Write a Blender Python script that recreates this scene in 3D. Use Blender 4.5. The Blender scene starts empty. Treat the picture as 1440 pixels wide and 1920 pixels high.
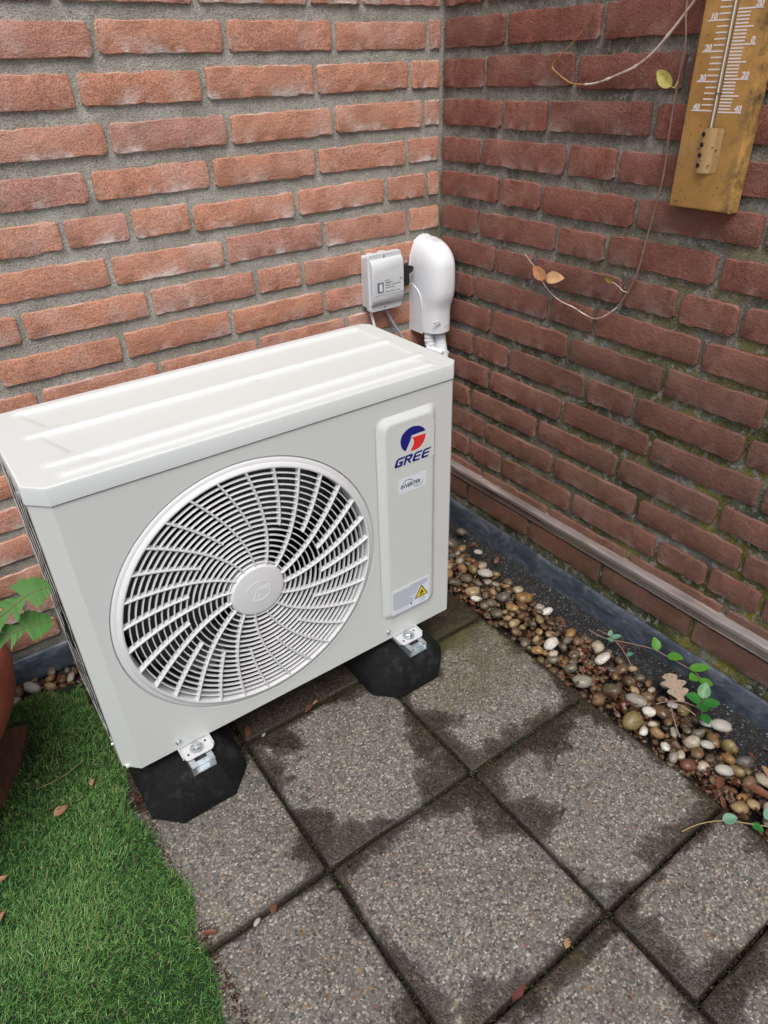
import bpy, bmesh, math, random
from mathutils import Vector, Matrix, noise
import numpy as np
random.seed(11)
SC = bpy.context.scene
COL = SC.collection
R = math.radians

# ------------------------------------------------------------------ camera
yaw, pitch, roll = 0.6014, -0.575, -0.0348
fwd = Vector((math.sin(yaw)*math.cos(pitch), math.cos(yaw)*math.cos(pitch), math.sin(pitch)))
rgt = Vector((math.cos(yaw), -math.sin(yaw), 0)); upv = rgt.cross(fwd)
r2 = rgt*math.cos(roll) + upv*math.sin(roll); u2 = -rgt*math.sin(roll) + upv*math.cos(roll)
cam = bpy.data.cameras.new('camera'); co = bpy.data.objects.new('camera', cam); COL.objects.link(co)
co.matrix_world = Matrix(((r2.x, u2.x, -fwd.x, -1.1006), (r2.y, u2.y, -fwd.y, -1.3294), (r2.z, u2.z, -fwd.z, 1.0825), (0, 0, 0, 1)))
cam.sensor_fit = 'VERTICAL'; cam.sensor_height = 36; cam.lens = 1297.45/1920*36
cam.clip_start = 0.02; cam.clip_end = 200
SC.camera = co

# ------------------------------------------------------------------ light (bright overcast)
SUN_EL, SUN_AZ = R(60), R(211)      # azimuth measured clockwise from +Y
w = bpy.data.worlds.new('World'); SC.world = w; w.use_nodes = True
wn = w.node_tree.nodes; wl = w.node_tree.links; wn.clear()
sky = wn.new('ShaderNodeTexSky'); sky.sky_type = 'NISHITA'; sky.sun_disc = False
sky.sun_elevation = SUN_EL; sky.sun_rotation = SUN_AZ; sky.air_density = 1.0; sky.dust_density = 4.0; sky.ozone_density = 1.0
hs = wn.new('ShaderNodeHueSaturation'); hs.inputs['Saturation'].default_value = 1.0
bg = wn.new('ShaderNodeBackground'); bg.inputs['Strength'].default_value = 0.135
wo = wn.new('ShaderNodeOutputWorld')
wl.new(sky.outputs[0], hs.inputs['Color']); wl.new(hs.outputs[0], bg.inputs['Color']); wl.new(bg.outputs[0], wo.inputs['Surface'])
sun = bpy.data.lights.new('sun', 'SUN'); sun.energy = 2.0; sun.angle = R(36); sun.color = (1.0, .995, .985)
so = bpy.data.objects.new('sun', sun); COL.objects.link(so)
sd = Vector((math.sin(SUN_AZ)*math.cos(SUN_EL), math.cos(SUN_AZ)*math.cos(SUN_EL), math.sin(SUN_EL)))
so.rotation_euler = sd.to_track_quat('Z', 'Y').to_euler(); so.location = (-1, -2, 4)
SC.view_settings.view_transform = 'Standard'; SC.view_settings.look = 'None'
SC.view_settings.exposure = 0.17; SC.view_settings.gamma = 1; SC.view_settings.use_curve_mapping = False

# ------------------------------------------------------------------ node helpers
class NT:
    def __init__(s, name, rough=.6, spec=.5):
        s.m = bpy.data.materials.new(name); s.m.use_nodes = True; s.t = s.m.node_tree
        s.t.nodes.clear(); s.out = s.t.nodes.new('ShaderNodeOutputMaterial')
        s.b = s.t.nodes.new('ShaderNodeBsdfPrincipled'); s.t.links.new(s.b.outputs[0], s.out.inputs[0])
        s.b.inputs['Roughness'].default_value = rough; s.b.inputs['Specular IOR Level'].default_value = spec
    def put(s, sock, v):
        if hasattr(v, 'links') or isinstance(v, bpy.types.NodeSocket): s.t.links.new(v, sock)
        elif v is not None:
            if isinstance(v, (tuple, list)) and len(v) == 3 and sock.type == 'RGBA': v = (*v, 1)
            sock.default_value = v
    def n(s, ty, **kw):
        return s.t.nodes.new('ShaderNode'+ty)
    def pos(s): return s.n('NewGeometry').outputs['Position']
    def gen(s): return s.n('TexCoord').outputs['Generated']
    def objc(s): return s.n('TexCoord').outputs['Object']
    def rnd(s): return s.n('ObjectInfo').outputs['Random']
    def math(s, op, a, b=None, c=None, clamp=False):
        n = s.n('Math'); n.operation = op; n.use_clamp = clamp
        s.put(n.inputs[0], a); s.put(n.inputs[1], b)
        if c is not None: s.put(n.inputs[2], c)
        return n.outputs[0]
    def vadd(s, a, b):
        n = s.n('VectorMath'); n.operation = 'ADD'; s.put(n.inputs[0], a); s.put(n.inputs[1], b); return n.outputs[0]
    def vmul(s, a, b):
        n = s.n('VectorMath'); n.operation = 'MULTIPLY'; s.put(n.inputs[0], a); s.put(n.inputs[1], b); return n.outputs[0]
    def comb(s, x, y=0., z=0.):
        n = s.n('CombineXYZ'); s.put(n.inputs[0], x); s.put(n.inputs[1], y); s.put(n.inputs[2], z); return n.outputs[0]
    def sep(s, v):
        n = s.n('SeparateXYZ'); s.put(n.inputs[0], v); return n.outputs
    def noise(s, v, scale, detail=4, rough=.55, dist=0.):
        n = s.n('TexNoise'); s.put(n.inputs['Vector'], v); n.inputs['Scale'].default_value = scale
        n.inputs['Detail'].default_value = detail; n.inputs['Roughness'].default_value = rough; n.inputs['Distortion'].default_value = dist
        return n.outputs['Fac']
    def vor(s, v, scale, feat='F1'):
        n = s.n('TexVoronoi'); n.feature = feat; s.put(n.inputs['Vector'], v); n.inputs['Scale'].default_value = scale
        return n.outputs
    def ramp(s, f, stops, const=False):
        n = s.n('ValToRGB'); s.put(n.inputs[0], f); cr = n.color_ramp
        if const: cr.interpolation = 'CONSTANT'
        while len(cr.elements) < len(stops): cr.elements.new(.5)
        for e, (p, c) in zip(cr.elements, stops):
            e.position = p; e.color = (c, c, c, 1) if isinstance(c, (int, float)) else (*c, 1)
        return n.outputs[0]
    def mix(s, f, a, b, mode='MIX'):
        n = s.n('Mix'); n.data_type = 'RGBA'; n.blend_type = mode
        s.put(n.inputs[0], f); s.put(n.inputs[6], a); s.put(n.inputs[7], b); return n.outputs[2]
    def bump(s, h, strength=.5, dist=.001, prev=None):
        n = s.n('Bump'); n.inputs['Strength'].default_value = strength; n.inputs['Distance'].default_value = dist
        s.put(n.inputs['Height'], h)
        if prev is not None: s.put(n.inputs['Normal'], prev)
        s.t.links.new(n.outputs[0], s.b.inputs['Normal']); return n.outputs[0]
    def col(s, v): s.put(s.b.inputs['Base Color'], v)
    def rough(s, v): s.put(s.b.inputs['Roughness'], v)
    def metal(s, v): s.put(s.b.inputs['Metallic'], v)

def plain(name, c, rough=.6, metal=0., spec=.5, var=.0, bump=0., bscale=300, coat=0):
    t = NT(name, rough, spec); t.metal(metal)
    if var:
        n = t.noise(t.pos(), 35, 5); t.col(t.mix(n, tuple(x*(1-var) for x in c), tuple(min(1, x*(1+var)) for x in c)))
    else: t.col(c)
    if bump: t.bump(t.noise(t.pos(), bscale, 3), bump, .0006)
    if coat: t.b.inputs['Coat Weight'].default_value = coat; t.b.inputs['Coat Roughness'].default_value = .15
    return t.m

# ------------------------------------------------------------------ materials
def brick_mat(name, cols, pale, moss, whites):
    t = NT(name, .9, .25)
    p = t.pos(); rp = t.vadd(p, t.comb(t.math('MULTIPLY', t.rnd(), 37.), t.math('MULTIPLY', t.rnd(), 11.)))
    base = t.ramp(t.rnd(), [(i/(len(cols)-1), c) for i, c in enumerate(cols)])
    n1 = t.noise(rp, 16, 6, .65)
    c = t.mix(t.ramp(n1, [(.34, 0.), (.68, 1.)]), t.mix(1., base, (.74, .72, .71), 'MULTIPLY'), base)
    n2 = t.noise(rp, 9, 3, .5, 1.2)
    c = t.mix(t.math('MULTIPLY', t.ramp(n2, [(.5, 0.), (.68, 1.)]), .45), c, pale)
    grain = t.noise(p, 420, 2, .7)
    c = t.mix(t.ramp(grain, [(.40, 0.6), (.51, 0.)]), c, t.mix(1., c, (.45, .42, .42), 'MULTIPLY'))
    c = t.mix(t.math('MULTIPLY', t.ramp(grain, [(.54, 0.), (.64, 1.)]), .42), c, pale)
    # lime bloom, mostly low on the face of some bricks
    g = t.sep(t.gen())
    bl = t.math('MULTIPLY', t.ramp(g[2], [(.0, 1.), (.30, .25), (.7, 0.), (.9, .0), (1., .5)]), t.ramp(t.noise(rp, 13, 5, .7), [(.5, 0.), (.62, 1.)]))
    bl = t.math('MULTIPLY', bl, whites)
    c = t.mix(bl, c, (.78, .73, .69))
    if moss:
        z = t.sep(p)
        lowm = t.ramp(z[2], [(.02, .7), (.5, .42), (.95, .12)])
        mn = t.ramp(t.noise(p, 6, 6, .7), [(.42, 0.), (.7, 1.)])
        c = t.mix(t.math('MULTIPLY', t.ramp(z[2], [(.0, .75), (.55, .55), (1.1, .1)]), t.ramp(t.noise(p, 2.6, 5, .6), [(.3, .35), (.65, 1.)])), c, (.18, .108, .08))
        c = t.mix(t.math('MULTIPLY', t.math('MULTIPLY', mn, lowm), .62), c, (.095, .085, .035))
        dk = t.ramp(t.noise(p, 3.2, 5, .6), [(.45, 0.), (.7, 1.)])
        c = t.mix(t.math('MULTIPLY', dk, .45), c, t.mix(1., c, (.45, .42, .42), 'MULTIPLY'))
    t.col(c)
    h = t.bump(t.noise(t.vmul(p, (1., 1., 1.6)), 70, 7, .7), .9, .0034)
    pit = t.vor(rp, 75)['Distance']
    h = t.bump(t.ramp(pit, [(.03, 0.), (.16, 1.)]), .5, .0012, h)
    t.bump(grain, .9, .0011, h)
    return t.m
M = {}
M['brickA'] = brick_mat('salmon_brick', [(.66, .315, .205), (.58, .29, .215), (.70, .345, .225), (.64, .305, .205), (.54, .285, .22), (.71, .325, .195)], (.66, .45, .37), False, .95)
M['brickB'] = brick_mat('dark_red_brick', [(.34, .122, .088), (.29, .120, .094), (.36, .130, .092), (.30, .113, .085), (.27, .120, .098), (.35, .126, .089)], (.38, .22, .175), True, .35)

def mortar_mat(name, mossy):
    t = NT(name, .95, .2); p = t.pos()
    n = t.noise(p, 12, 7, .7)
    c = t.ramp(n, [(.3, (.33, .325, .275)), (.5, (.48, .475, .415)), (.72, (.64, .63, .565))])
    z = t.sep(p)
    # green-brown film creeping out of the corner and up from the ground
    xy = t.math('MINIMUM', t.math('ABSOLUTE', z[0]), 9.)
    yy = t.math('ABSOLUTE', z[1])
    if not mossy:
        near = t.ramp(xy, [(.0, 1.), (.09, .25), (.16, .0)])
        low = t.ramp(z[2], [(.05, 1.), (.45, .6), (.78, .9), (.92, .1)])
        c = t.mix(t.math('MULTIPLY', t.math('MULTIPLY', near, low), t.ramp(t.noise(p, 9, 4), [(.3, .3), (.6, 1.)])), c, (.10, .095, .045))
        c = t.mix(t.ramp(z[2], [(.05, .55), (.5, 0.)]), c, t.mix(1., c, (.42, .40, .40), 'MULTIPLY'))
    else:
        c = t.mix(t.ramp(t.noise(p, 8, 7, .78), [(.36, .0), (.60, .88)]), c, (.12, .118, .10))
        zone = t.math('MULTIPLY', t.ramp(t.math('MULTIPLY', z[1], -1.), [(.30, .22), (.75, 1.)]), t.ramp(z[2], [(.25, 1.), (.55, .85), (.95, .18)]))
        zone = t.math('MULTIPLY', zone, t.ramp(t.noise(t.vadd(p, (3., 1., 2.)), 9., 7, .75), [(.45, .0), (.515, 1.)]))
        c = t.mix(zone, c, (.30, .27, .045))
        c = t.mix(t.math('MULTIPLY', t.ramp(t.noise(t.vadd(p, (1., 9., 2.)), 11., 6, .7), [(.60, .0), (.67, .8)]), .7), c, (.13, .125, .04))
        low = t.ramp(z[2], [(.0, 1.), (.5, .8), (.85, .05)])
        g = t.math('MULTIPLY', t.ramp(t.noise(t.vadd(p, (7., 5., 2.)), 6, 6, .7), [(.36, 0.), (.6, 1.)]), low)
        c = t.mix(g, c, (.048, .062, .022))
        c = t.mix(t.math('MULTIPLY', t.ramp(t.noise(p, 60, 3, .6), [(.56, 0.), (.64, 1.)]), .7), c, (.46, .46, .42))
    gr = t.noise(p, 480, 2, .7)
    c = t.mix(t.ramp(gr, [(.36, .8), (.52, 0.)]), c, t.mix(1., c, (.35, .35, .35), 'MULTIPLY'))
    c = t.mix(t.math('MULTIPLY', t.ramp(gr, [(.56, 0.), (.7, 1.)]), .35), c, (.55, .53, .46))
    t.col(c)
    h = t.bump(t.noise(p, 120, 5, .7), 1., .003)
    t.bump(gr, 1., .0015, h)
    return t.m
M['mortarA'] = mortar_mat('grey_mortar', False); M['mortarB'] = mortar_mat('mossy_mortar', True)

def tile_mat():
    t = NT('washed_concrete', .85, .35); p = t.pos(); g = t.sep(t.gen()); rr = t.rnd()
    pd = t.vadd(p, t.vmul(t.n('TexNoise').outputs['Color'], (0., 0., 0.)))
    v = t.vor(pd, 325); v2 = t.vor(pd, 150)
    cell = t.sep(v['Color'])[0]
    stones = t.ramp(cell, [(0., (.035, .033, .031)), (.22, (.11, .105, .098)), (.38, (.195, .185, .168)), (.52, (.11, .11, .108)), (.66, (.30, .28, .23)), (.80, (.22, .17, .105)), (.87, (.46, .43, .37)), (.955, (.22, .105, .065)), (.975, (.56, .53, .47))], True)
    cell2 = t.sep(v2['Color'])[0]
    m2 = t.math('MULTIPLY', t.math('GREATER_THAN', cell2, .80), t.math('LESS_THAN', v2['Distance'], .42))
    big = t.ramp(t.sep(v2['Color'])[1], [(0., (.08, .075, .07)), (.3, (.33, .29, .21)), (.5, (.20, .115, .07)), (.65, (.16, .155, .15)), (.8, (.45, .42, .35)), (.93, (.28, .19, .08))], True)
    matrix = t.mix(t.noise(p, 30, 4), (.17, .163, .148), (.24, .232, .212))
    c = t.mix(t.ramp(t.noise(p, 90, 4, .6), [(.38, .30), (.6, .85)]), matrix, stones)
    c = t.mix(m2, c, big)
    c = t.mix(t.math('MULTIPLY', t.ramp(v['Distance'], [(.42, 0.), (.75, 1.)]), .5), c, (.085, .078, .06))
    # wet, dirty margins: distance to the tile edge plus noise
    ex = t.math('SUBTRACT', .5, t.math('ABSOLUTE', t.math('SUBTRACT', g[0], .5)))
    ey = t.math('SUBTRACT', .5, t.math('ABSOLUTE', t.math('SUBTRACT', g[1], .5)))
    e = t.math('MINIMUM', ex, ey)
    pr = t.vadd(p, t.comb(t.math('MULTIPLY', rr, 5.), 0., t.math('MULTIPLY', rr, 3.)))
    big_n = t.noise(pr, 5.5, 5, .62, .6)
    f = t.math('SUBTRACT', t.math('MULTIPLY_ADD', big_n, 1.15, -.50), t.math('MULTIPLY', e, 1.05))
    corner = t.math('ADD', ex, ey)
    f = t.math('ADD', f, t.math('MULTIPLY', t.ramp(corner, [(.05, 1.), (.33, 0.)]), .10))
    s0 = t.sep(p); under = t.math('MULTIPLY', t.ramp(t.math('ADD', s0[1], 1.), [(.53, 0.), (.57, 1.)]), t.ramp(t.math('ADD', s0[0], 1.2), [(.10, 0.), (.16, 1.)]))  # shade under the unit, painted in as extra wet darkening
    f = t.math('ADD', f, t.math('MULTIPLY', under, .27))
    f = t.math('ADD', f, t.math('MULTIPLY_ADD', t.math('FRACT', t.math('MULTIPLY', rr, 7.3)), .13, -.07))
    f = t.math('ADD', f, t.math('MULTIPLY_ADD', t.noise(p, 42, 7, .8), .22, -.11))
    wet = t.ramp(f, [(-.0, 0.), (.04, .74), (.13, 1.)])  # damp margins plus the painted shade under the unit
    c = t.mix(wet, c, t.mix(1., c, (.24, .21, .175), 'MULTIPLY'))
    # algae, strongest near the unit's right foot
    s = t.sep(p)
    dx = t.math('SUBTRACT', s[0], -.34); dy = t.math('SUBTRACT', s[1], -.44)
    d = t.math('SQRT', t.math('ADD', t.math('MULTIPLY', dx, dx), t.math('MULTIPLY', dy, dy)))
    al = t.math('MULTIPLY', t.ramp(d, [(.05, 1.), (.26, 0.)]), t.ramp(t.noise(p, 14, 5, .6), [(.32, 0.), (.6, 1.)]))
    al = t.math('ADD', al, t.math('MULTIPLY', t.ramp(t.noise(t.vadd(p, (4., 4., 0.)), 9, 5, .65), [(.56, 0.), (.72, 1.)]), .3), None, True)
    al = t.math('MULTIPLY', al, t.math('MULTIPLY_ADD', under, -.75, 1.))
    c = t.mix(t.math('MULTIPLY', al, .8), c, (.070, .072, .018))
    ed = t.ramp(e, [(.0, .85), (.03, 0.)])
    c = t.mix(ed, c, (.03, .028, .018)); c = t.mix(1., c, (.92, .91, .89), 'MULTIPLY')
    t.col(c)
    t.rough(t.math('MULTIPLY_ADD', wet, -.42, .88))
    h = t.bump(t.math('SUBTRACT', 1., v['Distance']), .55, .0012)
    h = t.bump(t.noise(p, 55, 5, .65), .5, .0018, h)
    t.bump(t.noise(p, 6, 3), .4, .006, h)
    return t.m
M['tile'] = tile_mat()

def soil():
    t = NT('dark_wet_soil', .85, .4); p = t.pos()
    t.col(t.ramp(t.noise(p, 70, 6, .7), [(.35, (.010, .009, .007)), (.55, (.03, .024, .017)), (.75, (.07, .052, .032))]))
    t.bump(t.noise(p, 110, 5, .7), 1., .004); return t.m
M['soil'] = soil()
def bitumen():
    t = NT('granular_bitumen', .8, .4); p = t.pos(); v = t.vor(p, 420)
    c = t.ramp(t.sep(v['Color'])[0], [(0., .009), (.5, .018), (.8, .04), (.94, .10), (.99, .26)], True)
    t.col(c); t.bump(v['Distance'], .8, .0012); return t.m
M['bitumen'] = bitumen()
def lead():
    t = NT('weathered_lead', .55, .5); p = t.pos(); t.metal(.25)
    s = t.vmul(p, (1., 1., 2.))
    c = t.ramp(t.noise(s, 16, 8, .75, .8), [(.33, (.032, .042, .058)), (.5, (.068, .084, .108)), (.66, (.15, .172, .20))])
    c = t.mix(t.ramp(t.noise(p, 34, 6, .7), [(.58, 0.), (.75, .55)]), c, (.23, .24, .25))
    t.col(c); t.rough(t.ramp(t.noise(p, 22, 4), [(.3, .42), (.7, .7)])); t.bump(t.noise(p, 12, 5, .6), .7, .005); return t.m
M['lead'] = lead()
def alu():
    t = NT('mill_aluminium', .42, .5); p = t.pos(); t.metal(.8)
    s = t.vmul(p, (1., .12, 1.))
    c = t.ramp(t.noise(s, 60, 6, .7), [(.3, (.38, .35, .335)), (.6, (.60, .53, .50)), (.8, (.76, .68, .64))])
    c = t.mix(t.ramp(t.noise(p, 14, 7, .75), [(.56, 0.), (.72, .6)]), c, (.25, .20, .175))
    t.col(c); t.rough(t.ramp(t.noise(s, 80, 4), [(.3, .3), (.7, .6)])); t.bump(t.noise(s, 140, 4), .3, .0006); return t.m
M['alu'] = alu()

def paint(name, c, rough=.34, tex=.12):
    t = NT(name, rough, .5); p = t.pos()
    n = t.noise(p, 4.5, 4, .6)
    t.col(t.mix(t.ramp(n, [(.35, 0.), (.7, 1.)]), c, tuple(x*.965 for x in c)))
    t.rough(t.ramp(t.noise(p, 18, 5, .65), [(.35, rough-.04), (.7, rough+.07)]))
    h = t.bump(t.noise(p, 900, 2, .6), tex, .0003)
    t.bump(t.noise(p, 5, 2), .12, .004, h)
    return t.m
M['casing'] = paint('ivory_powder_coat', (.635, .66, .638)); M['lid'] = paint('ivory_coat_lit_lid', (.655, .695, .68), .38)  # lid: same coat as the casing, colour lightened for light on top
M['grille'] = paint('white_grille_plastic', (.70, .71, .715), .38, .06)
M['box_plastic'] = paint('pale_grey_plastic', (.66, .69, .71), .4, .1)
M['white_plastic'] = paint('white_trunking_plastic', (.82, .85, .87), .3, .05)
M['black'] = plain('black_plastic', (.012, .012, .014), .45)
def rubber():
    t = NT('recycled_rubber', .9, .2); p = t.pos()
    c = t.ramp(t.noise(p, 260, 4, .7), [(.35, .007), (.6, .012), (.8, .024)])
    c = t.mix(t.math('MULTIPLY', t.ramp(t.noise(p, 22, 6, .75), [(.52, 0.), (.75, 1.)]), .5), c, (.07, .078, .10))  # bluish sheen painted into the colour as pale patches
    t.col(c); h = t.bump(t.noise(p, 300, 4, .7), .9, .0012); t.bump(t.noise(p, 20, 4), .4, .004, h); return t.m
M['rubber'] = rubber()
def zinc():
    t = NT('zinc_plated_steel', .3, .5); t.metal(.85); p = t.pos()
    t.col(t.ramp(t.noise(p, 60, 4), [(.3, (.50, .56, .60)), (.7, (.80, .84, .86))])); t.rough(t.ramp(t.noise(p, 90, 3), [(.3, .2), (.7, .42)])); return t.m
M['zinc'] = zinc()
M['foot'] = plain('pale_steel_foot', (.62, .63, .64), .38, .15)
M['dark'] = plain('fan_chamber_dark', (.012, .013, .014), .6)
M['blade'] = plain('fan_blade_plastic', (.022, .025, .03), .35)
M['copper'] = plain('coil_fin_brass', (.05, .046, .02), .45, .3)
M['fin'] = plain('coil_fin_shaded', (.025, .03, .03), .6, .1)
M['blue'] = plain('navy_print', (.012, .012, .19), .4)
M['red'] = plain('red_print', (.72, .032, .030), .4)
M['sticker'] = plain('white_sticker', (.72, .77, .84), .35)
M['ink'] = plain('grey_ink', (.16, .18, .24), .5)
M['ink_black'] = plain('black_ink', (.02, .02, .03), .5)
M['yellow'] = plain('warning_yellow', (.78, .60, .015), .4)
M['green_ink'] = plain('green_ink', (.06, .33, .20), .4)
M['label_film'] = plain('clear_film', (.645, .665, .645), .28)
M['emboss'] = plain('embossed_plastic', (.60, .62, .63), .4)
M['cable_grey'] = plain('grey_cable', (.30, .34, .36), .5)
def gold():
    t = NT('weathered_gilt_board', .55, .4); p = t.pos()
    c = t.ramp(t.noise(p, 10, 6, .65), [(.3, (.42, .205, .052)), (.55, (.56, .31, .09)), (.75, (.64, .385, .145))])
    y = t.sep(p)
    edge = t.ramp(y[1], [(-.0, 0.)]) if False else t.math('ADD', t.ramp(t.math('MULTIPLY', y[1], -1.), [(.690, 0.), (.715, .9)]), 0.)
    d = t.math('MULTIPLY', t.ramp(t.noise(p, 26, 7, .72), [(.40, 0.), (.66, 1.)]), t.math('ADD', t.math('MULTIPLY', edge, 1.), .16))
    dz = t.math('MULTIPLY', t.ramp(y[2], [(.88, .9), (.97, .25)]), t.ramp(t.noise(t.vadd(p, (2., 2., 2.)), 22, 6, .7), [(.47, 0.), (.62, .8)]))
    c = t.mix(t.math('ADD', d, t.math('MULTIPLY', dz, .6), None, True), c, (.06, .05, .03))
    c = t.mix(t.math('MULTIPLY', t.ramp(t.noise(p, 160, 3, .6), [(.62, 0.), (.68, 1.)]), .6), c, (.07, .045, .02))
    t.col(c); t.bump(t.noise(p, 150, 5), .35, .0009); return t.m
M['gold'] = gold()
M['bulb_cover'] = None
def rusty():
    t = NT('rusting_tan_metal', .5, .45); p = t.pos()
    c = t.mix(t.ramp(t.noise(p, 120, 6, .7), [(.60, 0.), (.66, .9)]), (.44, .28, .12), (.045, .022, .010))
    t.col(c); t.bump(t.noise(p, 120, 5), .3, .0006); return t.m
M['bulb_cover'] = rusty()
M['tick'] = plain('white_scale_paint', (.82, .76, .74), .5)
M['glass_tube'] = plain('thermometer_glass', (.26, .235, .19), .08, 0, .8, coat=1)
M['capillary'] = plain('capillary_cream', (.80, .72, .55), .2)
M['groove'] = plain('tube_groove', (.24, .12, .045), .6)
def terracotta():
    t = NT('terracotta', .6, .4); p = t.pos()
    t.col(t.ramp(t.noise(p, 9, 6, .6), [(.3, (.20, .05, .026)), (.55, (.33, .082, .04)), (.78, (.42, .13, .07))])); t.bump(t.noise(p, 90, 5), .3, .001); return t.m
M['pot'] = terracotta()
def wood(name, a, b):
    t = NT(name, .8, .3); p = t.pos(); s = t.vmul(p, (18., 3., 3.))
    t.col(t.mix(t.noise(s, 6, 6, .7), a, b)); t.bump(t.noise(s, 9, 5), .8, .003); return t.m
M['wood'] = wood('rotting_board', (.05, .026, .014), (.20, .11, .06))
def leafm(name, a, b, vein, rough=.45, spots=None):
    t = NT(name, rough, .45); p = t.pos()
    c = t.mix(t.noise(p, 45, 4), a, b)
    if spots: c = t.mix(t.ramp(t.noise(p, 190, 4, .6), [(.56, 0.), (.66, .85)]), c, spots)
    t.col(c)
    t.b.inputs['Subsurface Weight'].default_value = 0.
    t.bump(t.noise(p, 160, 3), .35, .0008); return t.m
M['leaf'] = leafm('fresh_leaf', (.045, .17, .015), (.09, .26, .03), None)
M['leaf_dark'] = leafm('deep_green_leaf', (.018, .115, .018), (.03, .17, .03), None, .35)
M['leaf_teal'] = leafm('blue_green_leaf', (.07, .18, .12), (.11, .25, .16), None)
M['dandelion'] = leafm('dandelion_leaf', (.032, .125, .012), (.065, .19, .025), None, .6)
M['midrib'] = plain('leaf_midrib', (.16, .14, .05), .5)
M['leaf_yellow'] = leafm('yellow_leaf', (.52, .48, .11), (.62, .55, .18), None, .5, (.12, .11, .04))
M['leaf_peach'] = leafm('peach_leaf', (.70, .40, .20), (.78, .52, .28), None, .5)
M['leaf_pink'] = leafm('pink_leaf', (.66, .20, .13), (.66, .42, .16), None, .5, (.30, .10, .06))
M['leaf_olive'] = leafm('olive_leaf', (.22, .17, .03), (.34, .25, .05), None, .5)
M['dead'] = leafm('dead_leaf', (.085, .030, .015), (.19, .072, .034), None, .6, (.09, .03, .02))
M['dead_mid'] = leafm('brown_leaf', (.09, .045, .022), (.20, .10, .05), None, .55, (.05, .02, .01))
M['dead_pale'] = leafm('pale_dead_leaf', (.27, .145, .075), (.42, .25, .15), None, .6, (.10, .05, .03))
M['dead_dark'] = leafm('wet_dark_leaf', (.030, .012, .008), (.12, .035, .018), None, .35)
M['dead_tan'] = leafm('tan_dead_leaf', (.30, .22, .15), (.40, .32, .24), None, .6, (.10, .07, .05))
def vinem():
    t = NT('vine_bark', .6, .3); p = t.pos()
    t.col(t.ramp(t.noise(p, 55, 4), [(.35, (.36, .27, .21)), (.55, (.68, .59, .50)), (.75, (.82, .74, .66))])); return t.m
M['vine'] = vinem()
M['vine_dark'] = plain('brown_vine', (.26, .17, .13), .6, var=.4)
M['vine_orange'] = plain('orange_vine', (.40, .20, .07), .6, var=.3)
M['straw'] = plain('straw', (.30, .22, .10), .6)
def pebblem():
    t = NT('river_pebble', .5, .45); p = t.pos(); rr = t.rnd(); o = t.vadd(p, t.comb(t.math('MULTIPLY', rr, 50.)))
    base = t.ramp(rr, [(0., (.17, .10, .045)), (.10, (.12, .10, .065)), (.19, (.26, .15, .055)), (.28, (.12, .075, .045)), (.36, (.30, .21, .105)),
        (.44, (.16, .14, .105)), (.52, (.30, .18, .075)), (.59, (.17, .11, .06)), (.66, (.45, .40, .30)), (.71, (.11, .10, .085)), (.78, (.22, .17, .07)), (.84, (.38, .28, .15)), (.89, (.30, .28, .23)), (.94, (.62, .60, .54)), (.975, (.15, .062, .04))], True)
    c = t.mix(t.ramp(t.noise(o, 60, 6, .65, .8), [(.4, 0.), (.65, .7)]), base, t.mix(1., base, (.42, .36, .30), 'MULTIPLY'))
    c = t.mix(t.ramp(t.noise(o, 35, 5, .6), [(.60, 0.), (.72, .5)]), c, (.48, .40, .28))
    c = t.mix(t.ramp(t.noise(o, 260, 2, .6), [(.6, 0.), (.7, .4)]), c, (.05, .035, .02))
    t.col(c); t.rough(t.ramp(t.noise(o, 20, 3), [(.35, .22), (.65, .55)])); t.bump(t.noise(o, 130, 4), .25, .001); return t.m
M['pebble'] = pebblem()
def whitepeb():
    t = NT('white_pebble', .5, .4); p = t.pos()
    t.col(t.mix(t.noise(p, 90, 5), (.28, .27, .235), (.40, .385, .34))); t.bump(t.noise(p, 130, 4), .2, .001); return t.m
M['pebble_white'] = whitepeb()
def grassm():
    t = NT('artificial_turf', .5, .35); a = t.n('Attribute'); a.attribute_name = 'rnd'; f = a.outputs['Fac']
    c = t.ramp(f, [(0., (.016, .060, .013)), (.3, (.045, .145, .028)), (.55, (.094, .235, .050)), (.78, (.165, .330, .086)), (.93, (.26, .42, .14)), (.97, (.26, .20, .10)), (1., (.18, .13, .07))])
    t.col(c); t.b.inputs['Transmission Weight'].default_value = 0; return t.m
M['grass'] = grassm()
M['turf'] = plain('turf_backing', (.010, .024, .008), .9, var=.5)

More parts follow.
